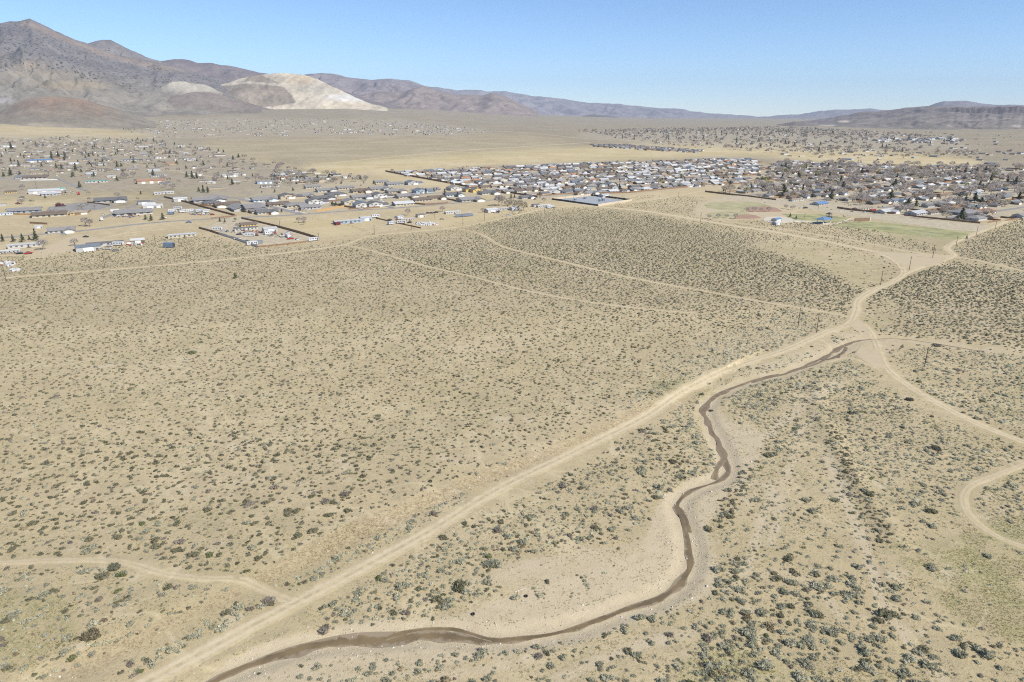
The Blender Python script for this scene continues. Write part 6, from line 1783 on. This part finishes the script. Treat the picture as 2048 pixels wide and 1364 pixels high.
# ------------------------------------------------------------------ park
M_lawn = m_flat('dormant_lawn', (.33, .30, .155), .12, .08, .95, col2=(.37, .335, .19))
M_green = m_flat('green_lawn', (.25, .25, .115), .15, .06, .95, col2=(.34, .315, .155))
M_infield = m_flat('red_brown_infield', (.33, .215, .145), .1, .15, .95)
M_concrete = m_flat('concrete_path', (.52, .46, .35), .06, .3, .9)
sheet('ball_field_grass', [(1404, 410), (1420, 405), (1455, 403), (1500, 403), (1530, 408), (1556, 416), (1562, 422), (1500, 424), (1440, 421), (1412, 417)], M_lawn, .22)
sheet('ball_field_infield', [(1490, 419), (1498, 414), (1530, 413), (1556, 417), (1568, 424), (1530, 425), (1496, 424)], M_infield, .34)
sheet('ball_field_grass', [(1406, 430), (1420, 425), (1450, 423), (1490, 424), (1515, 432), (1524, 437), (1480, 438), (1430, 437)], M_lawn, .22)
sheet('ball_field_infield', [(1470, 432), (1490, 429), (1512, 431), (1526, 437), (1500, 438.5), (1466, 438)], M_infield, .34)
sheet('plaza', [(1528, 434), (1560, 433), (1580, 436), (1592, 441), (1630, 443), (1660, 447), (1600, 444), (1545, 446), (1522, 441)], M_concrete, .22)
sheet('park_lawn', [(1560, 428), (1640, 429), (1700, 436), (1680, 444), (1640, 443), (1592, 441), (1580, 435)], M_green, .24)
sheet('sports_lawn', [(1690, 446), (1720, 442), (1790, 448), (1880, 458), (1945, 466), (1925, 480), (1860, 474), (1760, 463), (1660, 451)], M_green, .24)
road('footpath', [(1700, 437), (1690, 441), (1668, 448), (1640, 450)], 1.6, M_concrete, step=6)
road('footpath', [(1520, 426), (1600, 428), (1660, 431), (1700, 437), (1730, 438)], 1.2, M_concrete, step=6)
road('footpath', [(1490, 424), (1506, 429), (1524, 437)], 1.4, M_concrete, step=6)
x, y, z = P1(1647, 447); o = tag(empty('picnic_shelter', (x, y, z), TH, 1.5), 'open picnic shelter with blue roof on the park lawn', 'shelter')
put('roof', mesh_py('roof', *hip_roof(9, 6, 3.0, 1.6), M_roof['blue']), parent=o)
for sx_ in (-3.8, 3.8):
    for sy_ in (-2.4, 2.4): put('post', mesh_py('post', *box(sx_ - .15, sx_ + .15, sy_ - .15, sy_ + .15, -.2, 3.0), M_white), parent=o)
put('floor', mesh_py('floor', *box(-4.4, 4.4, -2.9, 2.9, -.2, .5), M_concrete), parent=o)
x, y, z = P1(1657, 437); o = tag(empty('play_structure', (x, y, z), TH, 1.4), 'dark playground tower with slide on the park lawn', 'playground')
put('platform', mesh_py('platform', *box(-1.5, 1.5, -1.5, 1.5, 1.5, 1.7), M_darkmetal), parent=o); put('roof', mesh_py('roof', *hip_roof(3, 3, 3.4, 1.3, .3), M_darkmetal), parent=o)
for sx_ in (-1.4, 1.4):
    for sy_ in (-1.4, 1.4): put('post', mesh_py('post', *box(sx_ - .1, sx_ + .1, sy_ - .1, sy_ + .1, 0, 3.4), M_darkmetal), parent=o)
put('slide', mesh_py('slide', [(1.5, -.5, 1.7), (1.5, .5, 1.7), (5, .5, .2), (5, -.5, .2), (1.5, -.5, 1.5), (1.5, .5, 1.5), (5, .5, .05), (5, -.5, .05)], [(0, 1, 2, 3), (7, 6, 5, 4), (0, 3, 7, 4), (1, 5, 6, 2), (0, 4, 5, 1), (3, 2, 6, 7)], M_roof['blue']), parent=o)
x, y, z = P1(1724, 442); o = tag(empty('long_sign_wall', (x, y, z), TH - .35, 1.0), 'long low brown wall at the edge of the gravel lot', 'wall')
put('panel', mesh_py('panel', *box(-9, 9, -.2, .2, 0, 3.2), M_fence), parent=o); put('end_post', mesh_py('end_post', *box(9.02, 9.6, -.3, .3, 0, 3.6), M_white), parent=o)
for px, py, lab in ((1852, 474, 'left white goal frame on the sports lawn'), (1866, 473, 'right white goal frame on the sports lawn')):
    x, y, z = P1(px, py); o = tag(empty('goal_frame', (x, y, z), TH + Q), lab, 'goal')
    for s in (-3, 3): put('post', mesh_py('post', *box(s - .1, s + .1, -.1, .1, 0, 2.5), M_white), parent=o)
    put('crossbar', mesh_py('crossbar', *box(-2.89, 2.89, -.1, .1, 2.3, 2.5), M_white), parent=o)

# ------------------------------------------------------------------ vehicles, containers and yard clutter
def prism(profile, y0, y1):
    n = len(profile); V = [(x, y0, z) for x, z in profile] + [(x, y1, z) for x, z in profile]
    return V, [tuple(range(n)), tuple(range(2 * n - 1, n - 1, -1))] + [(i, n + i, n + (i + 1) % n, (i + 1) % n) for i in range(n)]
def wheels(xs, w): return [('wheel', tube((x, s * w - .1, .34), (x, s * w + .1, .34), .34, .34, 10), 'tyre') for x in xs for s in (-1, 1)]
VEH = {
    'car': [('body', prism([(-2.2, .3), (2.2, .3), (2.25, .75), (1.3, .95), (-1.9, 1.0), (-2.25, .8)], -.88, .88), 'paint'), ('cabin', prism([(-1.85, .97), (1.2, .93), (.55, 1.45), (-1.2, 1.48)], -.76, .76), 'glass'), ('roof', box(-1.1, .5, -.7, .7, 1.485, 1.53), 'paint')] + wheels((-1.35, 1.4), .80),
    'pickup': [('body', prism([(-2.8, .45), (2.7, .45), (2.75, 1.0), (1.4, 1.15), (-2.8, 1.15)], -.95, .95), 'paint'), ('cabin', prism([(-.9, 1.16), (1.3, 1.16), (.75, 1.78), (-.75, 1.8)], -.85, .85), 'glass'), ('roof', box(-.7, .7, -.8, .8, 1.805, 1.86), 'paint'), ('bed', box(-2.6, -1.1, -.75, .75, 1.152, 1.2), 'dark')] + wheels((-1.75, 1.75), .88),
    'rv': [('body', prism([(-4.2, .5), (4.0, .5), (4.3, 1.5), (3.9, 3.0), (-4.2, 3.0)], -1.2, 1.2), 'paint')] + [('window', box(x - .6, x + .6, -1.25, -1.17, 1.7, 2.4), 'glass') for x in (-2.6, -.4, 1.8)] + [('door', box(2.9, 3.5, -1.25, -1.17, .7, 2.5), 'dark')] + wheels((-1.3, -.4), 1.1),
    'box': [('box', box(-3, 3, -1.2, 1.2, .2, 2.8), 'paint'), ('door', box(3.0, 3.06, -1.05, 1.05, .3, 2.7), 'dark')] + [('rib', box(x - .12, x + .12, -1.26, -1.2, .25, 2.75), 'paint') for x in np.arange(-2.6, 2.7, .8)]}
VMK = {'tyre': M_tyre, 'glass': M_glass, 'dark': M_darkmetal, 'paint': M_white}
VP = {k: [(n, mesh_py(n, *vf, VMK[m]), m) for n, vf, m in v] for k, v in VEH.items()}
PAINT = {'white': (.56, .555, .54), 'black': (.02, .02, .022), 'grey': (.22, .225, .23), 'silver': (.48, .49, .5), 'red': (.35, .03, .02), 'blue': (.05, .10, .25), 'maroon': (.14, .03, .035), 'tan': (.42, .36, .26), 'slate blue': (.16, .22, .30)}
M_paint = {k: m_flat('paint_' + k.replace(' ', '_'), v, .05, .5, .35, spec=.5) for k, v in PAINT.items()}
VN = {'car': ('car', 'car'), 'pickup': ('pickup_truck', 'pickup truck'), 'rv': ('camper_trailer', 'camper'), 'box': ('shipping_container', 'container')}
def vehicle(px, py, kind, color, label, rz=None, s=1.0):
    x, y, z = P1(px, py)
    o = empty(VN[kind][0], (x, y, z + .15), (TH + rng.choice([0, Q, .4, -.5, math.pi])) if rz is None else rz, 1.05 * s)
    tag(o, label, VN[kind][1], 'vehicles and trailers parked in the yards')
    for n, me, m in VP[kind]: put(n, me, parent=o, mat=M_paint[color] if m == 'paint' else None)
vehicle(339, 495, 'box', 'slate blue', 'slate blue shipping container at the edge of the sagebrush', TH - .75, 1.35)
for px, py, k, c, lab in [(57, 508, 'pickup', 'red', 'red pickup truck below the mobile home at lower left'), (40, 508, 'car', 'black', 'black car left of the red pickup at lower left'), (128, 470, 'pickup', 'white', 'white pickup truck in front of the white gabled house'), (172, 475, 'car', 'black', 'black car on the dirt above the long white mobile home'),
    (36, 408, 'pickup', 'red', 'red truck at the fence of the left grey yard'), (16, 420, 'car', 'black', 'black car at the left edge beside the pale mobile home'), (120, 413, 'rv', 'maroon', 'maroon camper in the grey yard at left'), (128, 413, 'car', 'black', 'black car beside the maroon camper'), (162, 411, 'pickup', 'silver', 'silver truck at the right of the grey yard'), (82, 391, 'rv', 'white', 'white camper in front of the long white barn'), (118, 388, 'pickup', 'grey', 'grey truck right of the white barn'), (158, 389, 'rv', 'red', 'red trailer in the dry field at left'), (131, 386, 'car', 'black', 'black car by the mint green shed'),
    (245, 429, 'car', 'black', 'black car in front of the long low ranch house'), (252, 429, 'car', 'grey', 'grey car beside the black one at the ranch house'), (206, 430, 'car', 'silver', 'silver car on the dirt below the left street'), (230, 424, 'rv', 'white', 'white camper at the left end of the ranch house'), (262, 431, 'car', 'maroon', 'maroon car below the ranch house'), (204, 441, 'rv', 'white', 'low white trailer on the dirt below the left street'),
    (345, 424, 'rv', 'white', 'long white camper above the row of trailers'), (356, 419, 'rv', 'white', 'white camper with dark windows outside the long fence'), (342, 429, 'box', 'slate blue', 'slate blue box trailer at the left of the trailer row'), (366, 425, 'rv', 'white', 'white trailer in the middle of the trailer row'), (380, 424, 'rv', 'white', 'second white trailer in the trailer row'), (398, 424, 'rv', 'silver', 'silver trailer in the trailer row beside the fence'), (412, 425, 'rv', 'white', 'white trailer at the right end of the trailer row'), (425, 430, 'car', 'red', 'red car beside the trailer row'), (328, 437, 'pickup', 'white', 'white truck beside the olive trees at left'),
    (378, 446, 'pickup', 'slate blue', 'blue pickup driving along the road left of the fenced lot'), (219, 493, 'car', 'white', 'white car in front of the long white mobile home'), (237, 491, 'rv', 'white', 'white camper at the right end of the mobile home'), (202, 500, 'car', 'tan', 'tan car on the brush edge below the mobile home'), (232, 502, 'car', 'grey', 'grey car in the brush below the mobile home'), (216, 499, 'car', 'silver', 'silver car in the brush below the mobile home'),
    (478, 470, 'car', 'black', 'black car in the fenced lot'), (435, 461, 'rv', 'white', 'white camper at the left in the fenced lot'), (447, 463, 'car', 'white', 'white car beside the camper in the fenced lot'), (455, 464, 'pickup', 'grey', 'grey pickup in the fenced lot'), (500, 473, 'rv', 'white', 'white trailer in the middle of the fenced lot'), (512, 472, 'car', 'black', 'black car behind the trailer in the fenced lot'), (525, 467, 'pickup', 'black', 'black truck beside the pale shed in the fenced lot'), (537, 469, 'rv', 'white', 'white camper beside the pale shed in the fenced lot'), (549, 466, 'car', 'red', 'red car at the right of the pale shed in the fenced lot'), (475, 479, 'pickup', 'white', 'white pickup by the grey panel fence'), (494, 484, 'car', 'black', 'black car by the grey panel fence'), (505, 490, 'rv', 'white', 'long white trailer at the corner of the panel fence'), (518, 488, 'box', 'grey', 'grey flat box at the lower corner of the fenced lot'), (576, 475, 'rv', 'white', 'white camper near the dark right fence of the lot'), (581, 479, 'pickup', 'red', 'red truck near the dark right fence of the lot'), (578, 466, 'car', 'white', 'white car along the dark right fence of the lot'), (594, 480, 'car', 'white', 'low white car near the bottom right of the lot'), (627, 482, 'rv', 'white', 'white trailer at the lower right corner of the lot'), (486, 461, 'car', 'white', 'white car by the charcoal roofed building in the lot'), (466, 466, 'car', 'tan', 'tan car in the fenced lot'),
    (675, 450, 'box', 'maroon', 'maroon box trailer at the left end of the blue-grey mobile home'), (751, 435, 'rv', 'white', 'white trailer above the low brown fence'), (783, 449, 'rv', 'silver', 'silver camper in the dry field below the mobile home'), (779, 441, 'car', 'black', 'black car beside the low brown fence'), (800, 438, 'rv', 'white', 'white camper left of the weathered mobile home'), (793, 435, 'car', 'grey', 'grey car left of the weathered mobile home'), (803, 447, 'rv', 'white', 'low white trailer below the weathered mobile home'), (819, 446, 'car', 'black', 'black car below the weathered mobile home'), (856, 427, 'car', 'black', 'black car above the power poles'), (863, 427, 'car', 'maroon', 'maroon car above the power poles'), (872, 426, 'pickup', 'black', 'black truck left of the long white mobile home'), (913, 425, 'car', 'maroon', 'maroon car before the long white mobile home'), (884, 439, 'car', 'tan', 'tan car below the row of parked cars'),
    (1017, 432, 'pickup', 'white', 'white truck below the willow thicket'), (972, 424, 'car', 'black', 'black car left of the white outbuilding'), (1027, 424, 'car', 'tan', 'tan car before the willow thicket'), (998, 424, 'car', 'black', 'black car before the grey mobile home'), (1100, 416, 'rv', 'white', 'white camper at the right of the cream mobile home'), (1070, 399, 'car', 'maroon', 'maroon car beside the antenna mast'),
    (1611, 417, 'pickup', 'black', 'black pickup truck alone on the gravel lot'), (1622, 409, 'car', 'white', 'white car left of the blue roofed building'), (1745, 424, 'rv', 'red', 'red trailer behind the dark fence at the gravel lot'), (1730, 426, 'car', 'white', 'white car behind the dark fence at the gravel lot'), (1560, 441, 'car', 'white', 'white car beside the park building'),
    (534, 418, 'car', 'white', 'white car on the driveway at the estate entrance'), (542, 411, 'pickup', 'slate blue', 'blue pickup parked beside the estate street'), (645, 410, 'rv', 'white', 'white camper beside the orange fence'), (722, 419, 'car', 'white', 'white car before the white gabled houses')]:
    vehicle(px, py, k, c, lab)

# solar panels on the dry field, junk pile, rubbish
x, y, z = P1(928, 433); o = tag(empty('solar_array', (x, y, z), TH, 1.3), 'blue solar panels on the ground below the long white mobile home', 'solar panels')
for k in range(4): put('panel', mesh_py('panel', [(-8 + k * 4.2, -2, .6), (-4 + k * 4.2, -2, .6), (-4 + k * 4.2, 2, 2.2), (-8 + k * 4.2, 2, 2.2), (-8 + k * 4.2, -2, .5), (-4 + k * 4.2, -2, .5), (-4 + k * 4.2, 2, 2.1), (-8 + k * 4.2, 2, 2.1)], [(0, 1, 2, 3), (7, 6, 5, 4), (0, 4, 5, 1), (1, 5, 6, 2), (2, 6, 7, 3), (3, 7, 4, 0)], M_roof['slate blue']), parent=o)
for k in range(4): put('stand', mesh_py('stand', *box(-6.1 + k * 4.2, -5.9 + k * 4.2, 1.4, 1.6, 0, 1.8), M_greymetal), parent=o)
jx_, jy_, jc = [], [], []
for cx, cy, rx, ry, n, pal in ((853, 448, 24, 3.2, 240, 'pale'), (15, 528, 16, 5, 90, 'pale'), (30, 540, 10, 3, 40, 'pale'), (560, 472, 26, 5, 60, 'mix'), (495, 466, 30, 5, 80, 'mix'), (400, 428, 22, 2.5, 60, 'mix'), (250, 433, 30, 3, 50, 'mix'), (270, 489, 16, 3, 70, 'mix'), (20, 506, 22, 3, 60, 'mix'), (1095, 416, 14, 2, 40, 'pale'), (985, 425, 16, 2, 40, 'mix'), (800, 441, 18, 4, 50, 'mix'), (125, 386, 34, 4, 80, 'mix'), (600, 421, 22, 3, 40, 'mix'), (200, 300, 180, 20, 120, 'mix'), (150, 340, 150, 16, 120, 'mix'), (1750, 385, 260, 40, 300, 'mix'), (1200, 355, 260, 26, 300, 'mix')):
    for i in range(n):
        a, q = rng.uniform(0, 6.28), rng.uniform(0, 1) ** .6
        X, Y, Z = P1(cx + math.cos(a) * rx * q, cy + math.sin(a) * ry * q)
        jx_.append((X, Y, Z)); jc.append((.6, .59, .56) if pal == 'pale' and rng.uniform() < .8 else random.choice([(.6, .6, .58), (.1, .09, .08), (.25, .2, .15), (.3, .08, .05), (.15, .2, .28), (.4, .33, .22)]))
jx_ = np.array(jx_); bv, bt = tri(box(-.7, .7, -.45, .45, -.1, .6))
scatter_mesh('yard_clutter', [(bv, bt, np.ones(8)), (bv * [1.6, .7, 1.2], bt, np.ones(8)), (bv * [.7, 1.0, 1.5], bt, np.ones(8))], jx_[:, 0], jx_[:, 1], jx_[:, 2], rng.uniform(.5, 1.5, len(jx_)), rng.uniform(0, 6.28, len(jx_)), np.array(jc), M_mixed, sink=0)
